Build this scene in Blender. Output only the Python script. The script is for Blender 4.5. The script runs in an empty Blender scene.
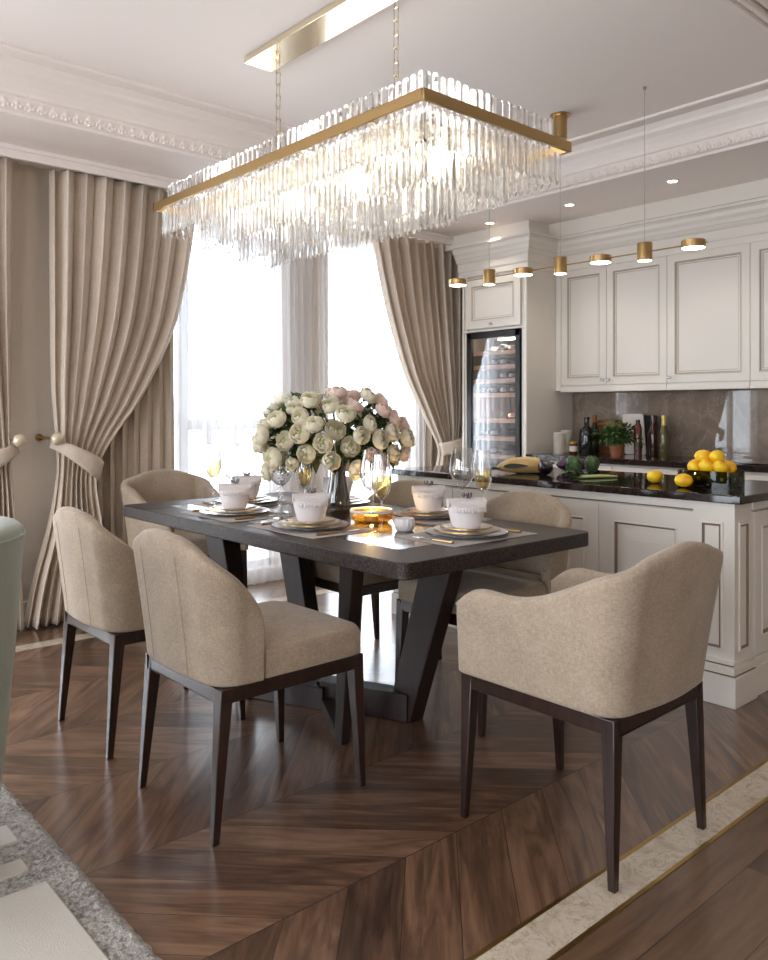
import bpy, bmesh, math, random
from mathutils import Vector, Matrix, noise as mnoise
RND = random.Random(11)
PI = math.pi
sc = bpy.context.scene
COL = sc.collection

def S(r, g, b):
    f = lambda c: (c/255/12.92) if c/255 <= 0.04045 else ((c/255+0.055)/1.055)**2.4
    return (f(r), f(g), f(b), 1.0)

# ------------------------------------------------------------------ camera
cam_d = bpy.data.cameras.new('camera'); cam = bpy.data.objects.new('camera', cam_d); COL.objects.link(cam)
CAMZ = 1.22
YAW = math.atan(712/802)
cam.location = (0, 0, CAMZ); cam.rotation_euler = (PI/2, 0, -YAW)
cam_d.sensor_fit = 'HORIZONTAL'; cam_d.sensor_width = 36.0; cam_d.lens = 36*802/768
cam_d.shift_y = -69/768
cam_d.clip_start = 0.05
sc.camera = cam
# ------------------------------------------------------------------ view + world
sc.view_settings.view_transform = 'Standard'; sc.view_settings.look = 'None'
sc.view_settings.gamma = 1.0; sc.view_settings.use_curve_mapping = False
sc.view_settings.exposure = 0.5
w = bpy.data.worlds.new('sky'); sc.world = w; w.use_nodes = True
bg = w.node_tree.nodes['Background']; bg.inputs[0].default_value = (0.82, 0.90, 1.0, 1); bg.inputs[1].default_value = 7.0
try:
    cy = sc.cycles
    cy.max_bounces = 14; cy.diffuse_bounces = 5; cy.glossy_bounces = 5; cy.transmission_bounces = 12
    cy.transparent_max_bounces = 32; cy.caustics_refractive = False; cy.caustics_reflective = False
    cy.sample_clamp_indirect = 6.0; cy.blur_glossy = 0.5
    cy.use_denoising = True
except Exception:
    pass

def portal(loc, rot, sx, sy):
    l = bpy.data.lights.new('window_daylight', 'AREA'); l.shape = 'RECTANGLE'; l.size = sx; l.size_y = sy
    o = bpy.data.objects.new('window_daylight', l); COL.objects.link(o); o.location = loc; o.rotation_euler = rot
    l.cycles.is_portal = True
    return o
# openings in the window wall (x0, x1, z0, z1); wall at y 4.85 .. 5.05
WALL_Y = 4.85
OPEN_BACK = [(-0.7, 0.95, 0.1, 2.56), (2.42, 3.30, 0.1, 2.56), (3.74, 4.66, 0.1, 2.56)]
OPEN_LEFT = [(-2.2, -0.8, 0.3, 2.3), (0.6, 2.2, 0.2, 2.25), (2.6, 4.3, 0.2, 2.25)]     # in the wall x = -2.6 (y0, y1, z0, z1)
WALL_X = -2.6
for (a, b, c, d) in OPEN_BACK:
    portal(((a+b)/2, WALL_Y+.19, (c+d)/2), (-PI/2, 0, 0), b-a, d-c)
for (a, b, c, d) in OPEN_LEFT:
    portal((WALL_X-.19, (a+b)/2, (c+d)/2), (0, -PI/2, 0), d-c, b-a)

# ------------------------------------------------------------------ materials
MATS = {}
def mat(name, col, rough=.5, metal=0.0, spec=.5, sheen=0, emit=None, estr=0, coat=0):
    m = bpy.data.materials.new(name); m.use_nodes = True
    p = m.node_tree.nodes['Principled BSDF']
    p.inputs['Base Color'].default_value = col; p.inputs['Roughness'].default_value = rough
    p.inputs['Metallic'].default_value = metal; p.inputs['Specular IOR Level'].default_value = spec
    if sheen:
        p.inputs['Sheen Weight'].default_value = sheen; p.inputs['Sheen Roughness'].default_value = .5
    if coat: p.inputs['Coat Weight'].default_value = coat; p.inputs['Coat Roughness'].default_value = .08
    if emit:
        p.inputs['Emission Color'].default_value = emit; p.inputs['Emission Strength'].default_value = estr
    MATS[name] = m
    return m
class NT:
    def __init__(s, m): s.t = m.node_tree; s.p = m.node_tree.nodes.get('Principled BSDF')
    def n(s, typ, **kw):
        x = s.t.nodes.new(typ)
        for k, v in kw.items(): setattr(x, k, v)
        return x
    def l(s, a, b): s.t.links.new(a, b)
    def math(s, op, a, b=None, c=None):
        x = s.n('ShaderNodeMath', operation=op)
        for i, v in enumerate((a, b, c)):
            if v is None: continue
            if isinstance(v, (int, float)): x.inputs[i].default_value = v
            else: s.l(v, x.inputs[i])
        return x.outputs[0]
    def ramp(s, fac, stops):
        r = s.n('ShaderNodeValToRGB'); e = r.color_ramp.elements
        e[0].position, e[0].color = stops[0]; e[1].position, e[1].color = stops[-1]
        for q in stops[1:-1]:
            k = e.new(q[0]); k.color = q[1]
        s.l(fac, r.inputs[0]); return r.outputs[0]
    def noise(s, vec, scale, detail=4, rough=.55, dist=0):
        x = s.n('ShaderNodeTexNoise'); x.inputs['Scale'].default_value = scale; x.inputs['Detail'].default_value = detail
        x.inputs['Roughness'].default_value = rough; x.inputs['Distortion'].default_value = dist
        if vec is not None: s.l(vec, x.inputs['Vector'])
        return x.outputs[0]
    def coord(s, kind='Object'): return s.n('ShaderNodeTexCoord').outputs[kind]
    def pos(s): return s.n('ShaderNodeNewGeometry').outputs['Position']
    def bump(s, h, strength=.3, dist=.01):
        b = s.n('ShaderNodeBump'); b.inputs['Strength'].default_value = strength; b.inputs['Distance'].default_value = dist
        s.l(h, b.inputs['Height']); s.l(b.outputs[0], s.p.inputs['Normal']); return b
    def mapping(s, vec, scale=(1, 1, 1), rot=(0, 0, 0)):
        m = s.n('ShaderNodeMapping'); m.inputs['Scale'].default_value = scale; m.inputs['Rotation'].default_value = rot
        s.l(vec, m.inputs['Vector']); return m.outputs[0]
    def mix(s, fac, a, b):
        m = s.n('ShaderNodeMix', data_type='RGBA')
        for i, v in ((0, fac), (6, a), (7, b)):
            if isinstance(v, (int, float)): m.inputs[i].default_value = v
            elif isinstance(v, tuple): m.inputs[i].default_value = v
            else: s.l(v, m.inputs[i])
        return m.outputs[2]

def fabric(name, c1, c2, scale=260, bump=.25, sheen=.25):
    m = mat(name, c1, .92, spec=.2, sheen=sheen); t = NT(m); co = t.coord()
    a = t.noise(t.mapping(co, (1, 1, .25)), scale, 2); b = t.noise(t.mapping(co, (.25, .25, 1)), scale, 2)
    weave = t.math('MULTIPLY', t.math('ADD', a, b), .5)
    big = t.noise(co, 9, 3)
    fac = t.math('ADD', t.math('MULTIPLY', weave, .75), t.math('MULTIPLY', big, .25))
    t.l(t.ramp(fac, [(.36, c2), (.62, c1)]), t.p.inputs['Base Color'])
    t.bump(weave, bump, .003)
    return m
linen = fabric('beige_linen', S(178, 160, 139), S(144, 127, 108), 330, .2)
curtain_m = fabric('curtain_cloth', S(226, 211, 193), S(210, 194, 176), 260, .12)
def add_translucency(m, f):
    t = NT(m); nt = m.node_tree; out = nt.nodes['Material Output']; tl = t.n('ShaderNodeBsdfTranslucent')
    src = t.p.inputs['Base Color'].links[0].from_socket; t.l(src, tl.inputs[0]); mx = t.n('ShaderNodeMixShader'); mx.inputs[0].default_value = f
    t.l(t.p.outputs[0], mx.inputs[1]); t.l(tl.outputs[0], mx.inputs[2]); t.l(mx.outputs[0], out.inputs[0])
add_translucency(curtain_m, .10)
drape_m = fabric('inner_drape_cloth', S(206, 190, 172), S(192, 176, 158), 200, .15)
mint = fabric('mint_velvet', S(160, 170, 155), S(144, 155, 141), 300, .15, .4)
placemat_m = fabric('placemat_weave', S(168, 154, 142), S(140, 126, 116), 300, .3)
napkin_m = fabric('napkin_cloth', S(222, 214, 212), S(206, 197, 196), 300, .15)

def woody(name, dark, light, rough=.3, sx=(4, 60, 60), coat=.2):
    m = mat(name, dark, rough, coat=coat); t = NT(m)
    n = t.noise(t.mapping(t.coord(), sx), 1.0, 5, .6, .6)
    t.l(t.ramp(n, [(.35, dark), (.7, light)]), t.p.inputs['Base Color'])
    return m
espresso = woody('espresso_wood', S(28, 16, 13), S(54, 31, 24), .28, (50, 50, 5))
tableleg = woody('table_leg_wood', S(26, 15, 12), S(48, 28, 22), .5, (50, 50, 5), 0)
tablewood = mat('table_lacquer', S(46, 36, 35), .16, coat=.5)
shagreen = mat('stippled_table_border', S(62, 50, 48), .42, spec=.35)
t = NT(shagreen); v = t.n('ShaderNodeTexVoronoi'); v.inputs['Scale'].default_value = 170; t.l(t.coord(), v.inputs['Vector'])
t.l(t.ramp(v.outputs['Distance'], [(.1, S(78, 62, 56)), (.6, S(30, 22, 20))]), t.p.inputs['Base Color']); t.bump(v.outputs['Distance'], .5, .002)
board = woody('board_wood', S(120, 78, 46), S(178, 128, 84), .5, (10, 60, 60), 0)
shelfwood = woody('cooler_shelf_wood', S(196, 150, 118), S(226, 186, 152), .5, (40, 6, 40), 0)

ivory = mat('ivory_cabinet_paint', S(226, 219, 209), .42)
patina = mat('brown_patina', S(128, 110, 92), .6)
patina_l = mat('light_patina', S(186, 174, 160), .6)
wallp = mat('wall_paint', S(216, 203, 187), .75)
t = NT(wallp); t.bump(t.noise(t.coord(), 90, 3), .06, .003)
ceilp = mat('ceiling_paint', S(242, 232, 225), .8)
white_trim = mat('white_trim_paint', S(232, 228, 222), .5)
winframe = mat('window_frame_paint', S(236, 236, 236), .4)
gold = mat('brushed_gold', S(184, 154, 106), .28, 1.0)
goldpol = mat('polished_gold', S(244, 230, 200), .12, 1.0)
brass = mat('brass_inlay', S(176, 142, 84), .35, 1.0)
chrome = mat('chrome', S(220, 220, 222), .12, 1.0)
steel = mat('brushed_steel', S(170, 170, 172), .3, 1.0)
blackm = mat('black_metal', S(18, 18, 20), .35)
char = mat('charcoal_glaze', S(66, 62, 66), .25)
china = mat('white_china', S(232, 226, 224), .2, coat=.4)
bowl_m = mat('bisque_china', S(226, 218, 216), .35)
leafm = mat('dark_leaf', S(40, 62, 30), .5)
t = NT(leafm); t.l(t.ramp(t.noise(t.coord(), 14, 3), [(.3, S(28, 48, 22)), (.7, S(74, 98, 48))]), t.p.inputs['Base Color'])
stemm = mat('green_stem', S(72, 92, 50), .5)
petal_w = mat('cream_petal', S(246, 240, 220), .6)
t = NT(petal_w); t.p.inputs['Subsurface Weight'].default_value = .0
t.l(t.ramp(t.noise(t.coord(), 30, 2), [(.3, S(238, 232, 204)), (.7, S(252, 246, 236))]), t.p.inputs['Base Color'])
petal_p = mat('blush_petal', S(244, 214, 206), .6)
t = NT(petal_p)
t.l(t.ramp(t.noise(t.coord(), 26, 2), [(.28, S(236, 176, 172)), (.44, S(246, 222, 212)), (.6, S(250, 240, 228))]), t.p.inputs['Base Color'])
for pm in (petal_w, petal_p): add_translucency(pm, .38)
bud_g = mat('green_centre', S(150, 156, 84), .6)
lemon_m = mat('lemon_peel', S(244, 196, 24), .38)
t = NT(lemon_m); t.bump(t.noise(t.coord(), 160, 2), .25, .002); t.l(t.ramp(t.noise(t.coord(), 20, 2), [(.35, S(226, 158, 10)), (.65, S(250, 212, 40))]), t.p.inputs['Base Color'])

def marble(name, stops, scale, rough, vein=None):
    m = mat(name, stops[0][1], rough); t = NT(m); co = t.pos()
    n = t.noise(co, scale, 8, .62, 1.4)
    c = t.ramp(n, stops)
    if vein:
        v = t.noise(co, scale*1.1, 6, .55, 2.4)
        k = t.math('SUBTRACT', 1.0, t.math('MULTIPLY', t.math('ABSOLUTE', t.math('SUBTRACT', v, .5)), 45))
        c = t.mix(t.math('MULTIPLY', t.math('MAXIMUM', k, 0), .55), c, vein)
    t.l(c, t.p.inputs['Base Color'])
    return m
splash_m = marble('brown_marble', [(.3, S(112, 97, 84)), (.5, S(140, 124, 110)), (.7, S(160, 145, 131))], 2.2, .02, S(168, 155, 143))
strip_m = marble('cream_marble', [(.35, S(186, 170, 148)), (.55, S(206, 194, 176)), (.7, S(176, 156, 132))], 9, .18, S(150, 124, 96))
counter_m = marble('dark_stone', [(.3, S(30, 22, 20)), (.7, S(50, 38, 34))], 14, .06)

# floor: chevron walnut planks, straight planks beyond the border
def wood_floor(name, chevron):
    m = mat(name, S(110, 78, 54), .26, coat=.85 if chevron else .2); t = NT(m); g = t.pos(); t.p.inputs['Coat Roughness'].default_value = .2
    s = t.n('ShaderNodeSeparateXYZ'); t.l(g, s.inputs[0]); X, Y = s.outputs[0], s.outputs[1]
    if chevron:
        yy = t.math('SUBTRACT', Y, 1.1)
        pp = t.math('PINGPONG', yy, .5)
        tt = t.math('SUBTRACT', X, pp); al = t.math('ADD', X, pp)
        pw = .2
        col = t.math('FLOOR', t.math('DIVIDE', yy, .5))
        sd = t.math('ABSOLUTE', t.math('SUBTRACT', t.math('FRACT', t.math('ADD', t.math('DIVIDE', yy, .5), .5)), .5))
        seam = t.math('LESS_THAN', sd, .003)
    else:
        tt, al, pw = Y, X, .16
        col = t.math('FLOOR', t.math('DIVIDE', t.math('ADD', X, t.math('MULTIPLY', t.math('FLOOR', t.math('DIVIDE', Y, pw)), .77)), 1.5))
        seam = None
    u = t.math('DIVIDE', tt, pw); idx = t.math('FLOOR', u); fr = t.math('FRACT', u)
    gap = t.math('LESS_THAN', t.math('MINIMUM', fr, t.math('SUBTRACT', 1.0, fr)), .007)
    if seam is not None: gap = t.math('MAXIMUM', gap, seam)
    cv = t.n('ShaderNodeCombineXYZ'); t.l(idx, cv.inputs[0]); t.l(col, cv.inputs[1])
    wn = t.n('ShaderNodeTexWhiteNoise', noise_dimensions='3D'); t.l(cv.outputs[0], wn.inputs['Vector'])
    rv = wn.outputs['Value']
    gv = t.n('ShaderNodeCombineXYZ')
    t.l(t.math('MULTIPLY', tt, 13.0), gv.inputs[0]); t.l(t.math('MULTIPLY', al, 1.5), gv.inputs[1]); t.l(t.math('MULTIPLY', rv, 37.0), gv.inputs[2])
    grain = t.noise(gv.outputs[0], 1.0, 6, .6, 1.2)
    gv2 = t.n('ShaderNodeCombineXYZ')
    t.l(t.math('MULTIPLY', tt, 60.0), gv2.inputs[0]); t.l(t.math('MULTIPLY', al, 3.0), gv2.inputs[1]); t.l(rv, gv2.inputs[2])
    fine = t.noise(gv2.outputs[0], 1.0, 3, .6)
    f = t.math('ADD', t.math('MULTIPLY', grain, .72), t.math('ADD', t.math('MULTIPLY', rv, .18), t.math('MULTIPLY', fine, .18)))
    c = t.ramp(f, [(.34, S(54, 37, 28)), (.5, S(95, 68, 51)), (.62, S(125, 93, 71)), (.78, S(149, 117, 91))] if chevron else
               [(.34, S(62, 44, 32)), (.55, S(102, 77, 57)), (.78, S(130, 101, 77))])
    c = t.mix(gap, c, S(34, 22, 16))
    t.l(c, t.p.inputs['Base Color'])
    rr = t.math('ADD', .24, t.math('MULTIPLY', fine, .14)); t.l(rr, t.p.inputs['Roughness'])
    h = t.math('SUBTRACT', t.math('MULTIPLY', fine, .3), gap)
    t.bump(h, .25, .0015)
    return m
floor_m = wood_floor('chevron_walnut', True); floor2_m = wood_floor('straight_walnut', False)

def sheer_mat():
    m = bpy.data.materials.new('sheer_voile'); m.use_nodes = True; t = NT(m); nt = m.node_tree
    nt.nodes.remove(t.p); out = nt.nodes['Material Output']
    tr = t.n('ShaderNodeBsdfTransparent'); tl = t.n('ShaderNodeBsdfTranslucent'); df = t.n('ShaderNodeBsdfDiffuse')
    for x in (tl, df): x.inputs[0].default_value = (.88, .88, .9, 1)
    a = t.n('ShaderNodeMixShader'); a.inputs[0].default_value = .72; t.l(tl.outputs[0], a.inputs[1]); t.l(df.outputs[0], a.inputs[2])
    b = t.n('ShaderNodeMixShader'); b.inputs[0].default_value = .42; t.l(tr.outputs[0], b.inputs[1]); t.l(a.outputs[0], b.inputs[2])
    t.l(b.outputs[0], out.inputs[0]); return m
sheer_m = sheer_mat()
def thin_glass(name, tint=(1, 1, 1, 1), refl=.06, rough=0.0, edge=.55):
    m = bpy.data.materials.new(name); m.use_nodes = True; t = NT(m); nt = m.node_tree
    nt.nodes.remove(t.p); out = nt.nodes['Material Output']
    tr = t.n('ShaderNodeBsdfTransparent'); tr.inputs[0].default_value = tint
    gl = t.n('ShaderNodeBsdfGlossy'); gl.inputs['Roughness'].default_value = rough
    lw = t.n('ShaderNodeLayerWeight'); lw.inputs[0].default_value = .35
    f = t.math('ADD', refl, t.math('MULTIPLY', lw.outputs['Facing'], edge))
    b = t.n('ShaderNodeMixShader'); t.l(f, b.inputs[0]); t.l(tr.outputs[0], b.inputs[1]); t.l(gl.outputs[0], b.inputs[2])
    t.l(b.outputs[0], out.inputs[0]); return m
pane_m = thin_glass('window_glass', (1, 1, 1, 1), .03)
cooler_glass = thin_glass('cooler_glass', (.94, .95, .97, 1), .05)
glassware = thin_glass('clear_glassware', (.99, .99, .995, 1), .1)
smoke = thin_glass('smoked_glass', (.50, .46, .42, 1), .06)
bowlglass = thin_glass('dark_glass', (.32, .36, .31, 1), .02, edge=.14)
def crystal_mat():
    m = bpy.data.materials.new('cut_crystal'); m.use_nodes = True; t = NT(m); nt = m.node_tree
    nt.nodes.remove(t.p); out = nt.nodes['Material Output']
    tr = t.n('ShaderNodeBsdfTransparent'); tr.inputs[0].default_value = (.97, .97, .97, 1)
    g = t.n('ShaderNodeBsdfGlass'); g.inputs['IOR'].default_value = 1.5; g.inputs['Roughness'].default_value = .0; g.inputs[0].default_value = (1, 1, 1, 1)
    b = t.n('ShaderNodeMixShader'); b.inputs[0].default_value = .62; t.l(tr.outputs[0], b.inputs[1]); t.l(g.outputs[0], b.inputs[2])
    t.l(b.outputs[0], out.inputs[0]); return m
crystal_m = crystal_mat()
wine_m = thin_glass('white_wine', (.96, .86, .52, 1), .06)
amber_m = thin_glass('amber_glass', (.96, .74, .34, 1), .1)
bulb_m = mat('warm_bulb', (1, 1, 1, 1), .5, emit=(1, .94, .85, 1), estr=6)
led_m = mat('warm_led', (1, 1, 1, 1), .5, emit=(1, .92, .80, 1), estr=8)
flame_m = mat('candle_flame', (1, .7, .2, 1), .5, emit=(1, .72, .25, 1), estr=14)
wax_m = mat('candle_wax', S(240, 232, 214), .5)
def bottle_glass(name, c):
    return mat(name, c, .08, spec=.6)
bg_dark = bottle_glass('black_bottle_glass', S(22, 24, 22)); bg_brown = bottle_glass('brown_bottle_glass', S(58, 30, 20))
bg_olive = bottle_glass('olive_bottle_glass', S(82, 74, 34)); bg_red = bottle_glass('oil_glass', S(92, 40, 22))
aub_m = mat('aubergine_skin', S(22, 14, 24), .18); purple_m = mat('purple_skin', S(74, 28, 66), .3)
arti_m = mat('artichoke_green', S(64, 92, 54), .5)
t = NT(arti_m); t.l(t.ramp(t.noise(t.coord(), 40, 2), [(.35, S(36, 62, 34)), (.65, S(96, 124, 74))]), t.p.inputs['Base Color'])
pale_g = mat('pale_stalk', S(160, 172, 108), .5)
husk_m = mat('striped_husk', S(214, 184, 120), .5)
t = NT(husk_m); wv = t.n('ShaderNodeTexWave', bands_direction='Y'); wv.inputs['Scale'].default_value = 9; wv.inputs['Distortion'].default_value = 3; t.l(t.coord(), wv.inputs['Vector'])
t.l(t.ramp(wv.outputs[1], [(.25, S(196, 158, 98)), (.6, S(216, 190, 136)), (.85, S(186, 168, 112))]), t.p.inputs['Base Color'])
rug_m = mat('grey_rug_pile', S(150, 142, 134), .95, spec=.1, sheen=.3)
t = NT(rug_m); n1 = t.noise(t.pos(), 85, 4, .7); n2 = t.noise(t.pos(), 6, 3)
t.l(t.ramp(t.math('ADD', t.math('MULTIPLY', n1, .75), t.math('MULTIPLY', n2, .25)), [(.38, S(112, 104, 98)), (.62, S(212, 204, 194))]), t.p.inputs['Base Color']); t.bump(n1, .9, .012)
rug_l = mat('pale_rug_block', S(206, 198, 186), .95, spec=.1, sheen=.3)
t = NT(rug_l); n1 = t.noise(t.pos(), 300, 3, .7); t.bump(n1, .5, .004)
terracotta = mat('terracotta', S(150, 92, 60), .7)
paper_w = mat('cream_paper', S(226, 220, 206), .7)

# ------------------------------------------------------------------ mesh helpers
def V(*a): return Vector(a)
def box(bm, x0, x1, y0, y1, z0, z1, mi=0):
    vs = [bm.verts.new((x, y, z)) for z in (z0, z1) for y in (y0, y1) for x in (x0, x1)]
    for f in ((0, 2, 3, 1), (4, 5, 7, 6), (0, 1, 5, 4), (2, 6, 7, 3), (0, 4, 6, 2), (1, 3, 7, 5)):
        fa = bm.faces.new([vs[i] for i in f]); fa.material_index = mi
    return vs
def taper(bm, top, bot, st, sb, mi=0):
    """four-sided leg from centre top to centre bot with half sizes st, sb (x,y)"""
    vs = []
    for c, h in ((bot, sb), (top, st)):
        for sx, sy in ((-1, -1), (1, -1), (1, 1), (-1, 1)):
            vs.append(bm.verts.new((c[0]+sx*h[0], c[1]+sy*h[1], c[2])))
    for f in ((3, 2, 1, 0), (4, 5, 6, 7), (0, 1, 5, 4), (1, 2, 6, 5), (2, 3, 7, 6), (3, 0, 4, 7)):
        fa = bm.faces.new([vs[i] for i in f]); fa.material_index = mi
def grid(bm, rows, closed_u=False, closed_v=False, mi=0, M=None):
    vr = [[bm.verts.new(M @ Vector(p) if M else p) for p in r] for r in rows]
    nr, nc = len(vr), len(vr[0])
    for i in range(nr if closed_v else nr-1):
        for j in range(nc if closed_u else nc-1):
            f = bm.faces.new((vr[i][j], vr[i][(j+1) % nc], vr[(i+1) % nr][(j+1) % nc], vr[(i+1) % nr][j])); f.material_index = mi
    return vr
def lathe(bm, prof, seg=24, c=(0, 0, 0), mi=0, M=None):
    rings = []
    for r, z in prof:
        if r < 1e-6:
            p = Vector((c[0], c[1], c[2]+z)); rings.append([bm.verts.new(M @ p if M else p)])
        else:
            ring = []
            for k in range(seg):
                p = Vector((c[0]+r*math.cos(2*PI*k/seg), c[1]+r*math.sin(2*PI*k/seg), c[2]+z)); ring.append(bm.verts.new(M @ p if M else p))
            rings.append(ring)
    for a, b in zip(rings, rings[1:]):
        if len(a) == 1 and len(b) == 1: continue
        for k in range(seg):
            k2 = (k+1) % seg
            if len(a) == 1: f = bm.faces.new((a[0], b[k2], b[k]))
            elif len(b) == 1: f = bm.faces.new((a[k], a[k2], b[0]))
            else: f = bm.faces.new((a[k], a[k2], b[k2], b[k]))
            f.material_index = mi
def tube(bm, pts, r, seg=8, mi=0, cap=True):
    pts = [Vector(p) for p in pts]; n = len(pts)
    rs = r if isinstance(r, (list, tuple)) else [r]*n
    rings = []; up = Vector((0, 0, 1))
    for i, p in enumerate(pts):
        d = (pts[min(i+1, n-1)]-pts[max(i-1, 0)]).normalized()
        ref = up if abs(d.dot(up)) < .95 else Vector((1, 0, 0))
        a = d.cross(ref).normalized(); b = d.cross(a)
        rings.append([bm.verts.new(p+a*rs[i]*math.cos(2*PI*k/seg)+b*rs[i]*math.sin(2*PI*k/seg)) for k in range(seg)])
    for a, b in zip(rings, rings[1:]):
        for k in range(seg):
            f = bm.faces.new((a[k], a[(k+1) % seg], b[(k+1) % seg], b[k])); f.material_index = mi
    if cap:
        f = bm.faces.new(rings[0][::-1]); f.material_index = mi
        f = bm.faces.new(rings[-1]); f.material_index = mi
def ball(bm, c, r, seg=12, rings=8, mi=0):
    rx, ry, rz = r if isinstance(r, (tuple, list)) else (r, r, r)
    rows = []
    prof = [(math.sin(PI*i/rings), -math.cos(PI*i/rings)) for i in range(rings+1)]
    M = Matrix.Translation(c) @ Matrix.Diagonal((rx, ry, rz, 1))
    lathe(bm, [(0 if i in (0, rings) else a, b) for i, (a, b) in enumerate(prof)], seg, mi=mi, M=M)
def prism(bm, poly, z0, z1, mi=0, inset_top=0):
    lo = [bm.verts.new((x, y, z0)) for x, y in poly]; hi = [bm.verts.new((x, y, z1)) for x, y in poly]
    n = len(poly)
    for f in [lo[::-1], hi]: bm.faces.new(f).material_index = mi
    for k in range(n): bm.faces.new((lo[k], lo[(k+1) % n], hi[(k+1) % n], hi[k])).material_index = mi
def rrect(x0, x1, y0, y1, r, n=6):
    out = []
    for cx, cy, a in ((x1-r, y0+r, -PI/2), (x1-r, y1-r, 0), (x0+r, y1-r, PI/2), (x0+r, y0+r, PI)):
        for k in range(n+1):
            b = a+PI/2*k/n; out.append((cx+r*math.cos(b), cy+r*math.sin(b)))
    return out
def ob(name, bm, mats, parent=None, loc=(0, 0, 0), rot=(0, 0, 0), bevel=0, bseg=2, sub=0, angle=35, smooth=True):
    bmesh.ops.remove_doubles(bm, verts=bm.verts, dist=1e-6)
    bmesh.ops.recalc_face_normals(bm, faces=bm.faces)
    me = bpy.data.meshes.new(name); bm.to_mesh(me); bm.free()
    for m in (mats if isinstance(mats, (list, tuple)) else [mats]): me.materials.append(m)
    if smooth:
        me.shade_smooth()
        if not sub: me.set_sharp_from_angle(angle=math.radians(angle))
    o = bpy.data.objects.new(name, me); COL.objects.link(o)
    o.location = loc; o.rotation_euler = rot
    if parent: o.parent = parent
    if bevel:
        b = o.modifiers.new('bevel', 'BEVEL'); b.width = bevel; b.segments = bseg; b.limit_method = 'ANGLE'; b.angle_limit = math.radians(40)
    if sub:
        s = o.modifiers.new('sub', 'SUBSURF'); s.levels = sub; s.render_levels = sub
    return o
def NB(): return bmesh.new()
def tag(o, label, cat, group=None):
    o['label'] = label; o['category'] = cat
    if group: o['group'] = group
    return o
def thing(name, label, cat, loc=(0, 0, 0), rz=0, group=None):
    o = bpy.data.objects.new(name, None); COL.objects.link(o); o.empty_display_size = .1
    o.location = loc; o.rotation_euler = (0, 0, rz)
    return tag(o, label, cat, group)
def struct(name, bm, mats, **kw):
    o = ob(name, bm, mats, **kw); o['kind'] = 'structure'; return o
def dup(root, loc, rz=None, label=None, group=None, rot=None, scale=None):
    def rec(o, par):
        c = o.copy(); COL.objects.link(c)
        if par: c.parent = par
        for ch in list(o.children): rec(ch, c)
        return c
    r = rec(root, None); r.location = loc
    if rz is not None: r.rotation_euler = (0, 0, rz)
    if rot is not None: r.rotation_euler = rot
    if scale: r.scale = scale
    if label: r['label'] = label
    if group: r['group'] = group
    return r
def seg1(x, tab):
    if x <= tab[0][0]: return tab[0][1]
    for (a, b), (c, d) in zip(tab, tab[1:]):
        if x <= c: return b+(d-b)*(x-a)/(c-a)
    return tab[-1][1]
def smooth_tab(x, tab):
    """monotone-ish smooth interpolation"""
    if x <= tab[0][0]: return tab[0][1]
    for i, ((a, b), (c, d)) in enumerate(zip(tab, tab[1:])):
        if x <= c:
            m0 = (d-b)/(c-a) if i == 0 else ((d-tab[i-1][1])/(c-tab[i-1][0]))
            m1 = (d-b)/(c-a) if i+2 >= len(tab) else ((tab[i+2][1]-b)/(tab[i+2][0]-a))
            h = c-a; u = (x-a)/h
            return (2*u**3-3*u**2+1)*b+(u**3-2*u**2+u)*h*m0+(-2*u**3+3*u**2)*d+(u**3-u**2)*h*m1
    return tab[-1][1]

# ================================================================== ROOM SHELL
XR, YB, CZ, SZ = 5.38, WALL_Y, 2.85, 2.64       # right wall, window wall, ceiling, soffit heights
b = NB()
for x0, x1, y0, y1, mi in ((WALL_X, XR, 1.21, YB, 0), (WALL_X, XR, -2.6, 1.08, 1), (WALL_X, XR, 1.08, 1.21, 1)):
    box(b, x0, x1, y0, y1, -.1, 0 if y0 != 1.08 else -.004, mi)
struct('floor', b, [floor_m, floor2_m])
b = NB(); box(b, WALL_X, XR, 1.092, 1.198, -.004, .0015); struct('trim_1', b, strip_m)
b = NB(); box(b, WALL_X, XR, 1.08, 1.092, -.004, .002); box(b, WALL_X, XR, 1.198, 1.21, -.004, .002); struct('trim_2', b, brass)
b = NB(); box(b, WALL_X, XR-.6, 4.27, 4.37, 0, .0015); struct('trim_3', b, strip_m)
b = NB(); box(b, WALL_X-.2, XR+.2, -2.8, YB+.2, CZ, CZ+.1); struct('ceiling', b, ceilp)
def wall_with_holes(name, holes, lo, hi, ztop, fixed0, fixed1, axis, m):
    b = NB(); holes = sorted(holes); cur = lo
    def bx(a, c, z0, z1):
        if axis == 'x': box(b, a, c, fixed0, fixed1, z0, z1)
        else: box(b, fixed0, fixed1, a, c, z0, z1)
    for (a, c, z0, z1) in holes:
        bx(cur, a, 0, ztop); bx(a, c, 0, z0); bx(a, c, z1, ztop); cur = c
    bx(cur, hi, 0, ztop)
    return struct(name, b, m)
wall_with_holes('wall_back', OPEN_BACK, WALL_X, XR+.2, CZ, YB, YB+.2, 'x', wallp)
wall_with_holes('wall_left', OPEN_LEFT, -2.6, YB, CZ, WALL_X-.2, WALL_X, 'y', wallp)
b = NB(); box(b, XR, XR+.2, -2.6, YB, 0, CZ); struct('wall_right', b, wallp)
b = NB(); box(b, WALL_X, XR, -2.8, -2.6, 0, CZ); struct('wall_front', b, wallp)
b = NB()
for a, c in ((.95, 2.42), (3.30, 3.74), (4.66, XR)): box(b, a, c, YB-.018, YB, 0, .12)
struct('baseboard_back', b, white_trim, bevel=.004)
# soffits along the window wall and over the kitchen
b = NB(); box(b, WALL_X, XR, 4.05, YB, SZ, CZ); struct('trim_4', b, ceilp)
b = NB(); box(b, 4.30, XR, -2.6, 4.05, SZ, CZ); struct('trim_5', b, ceilp)
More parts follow.
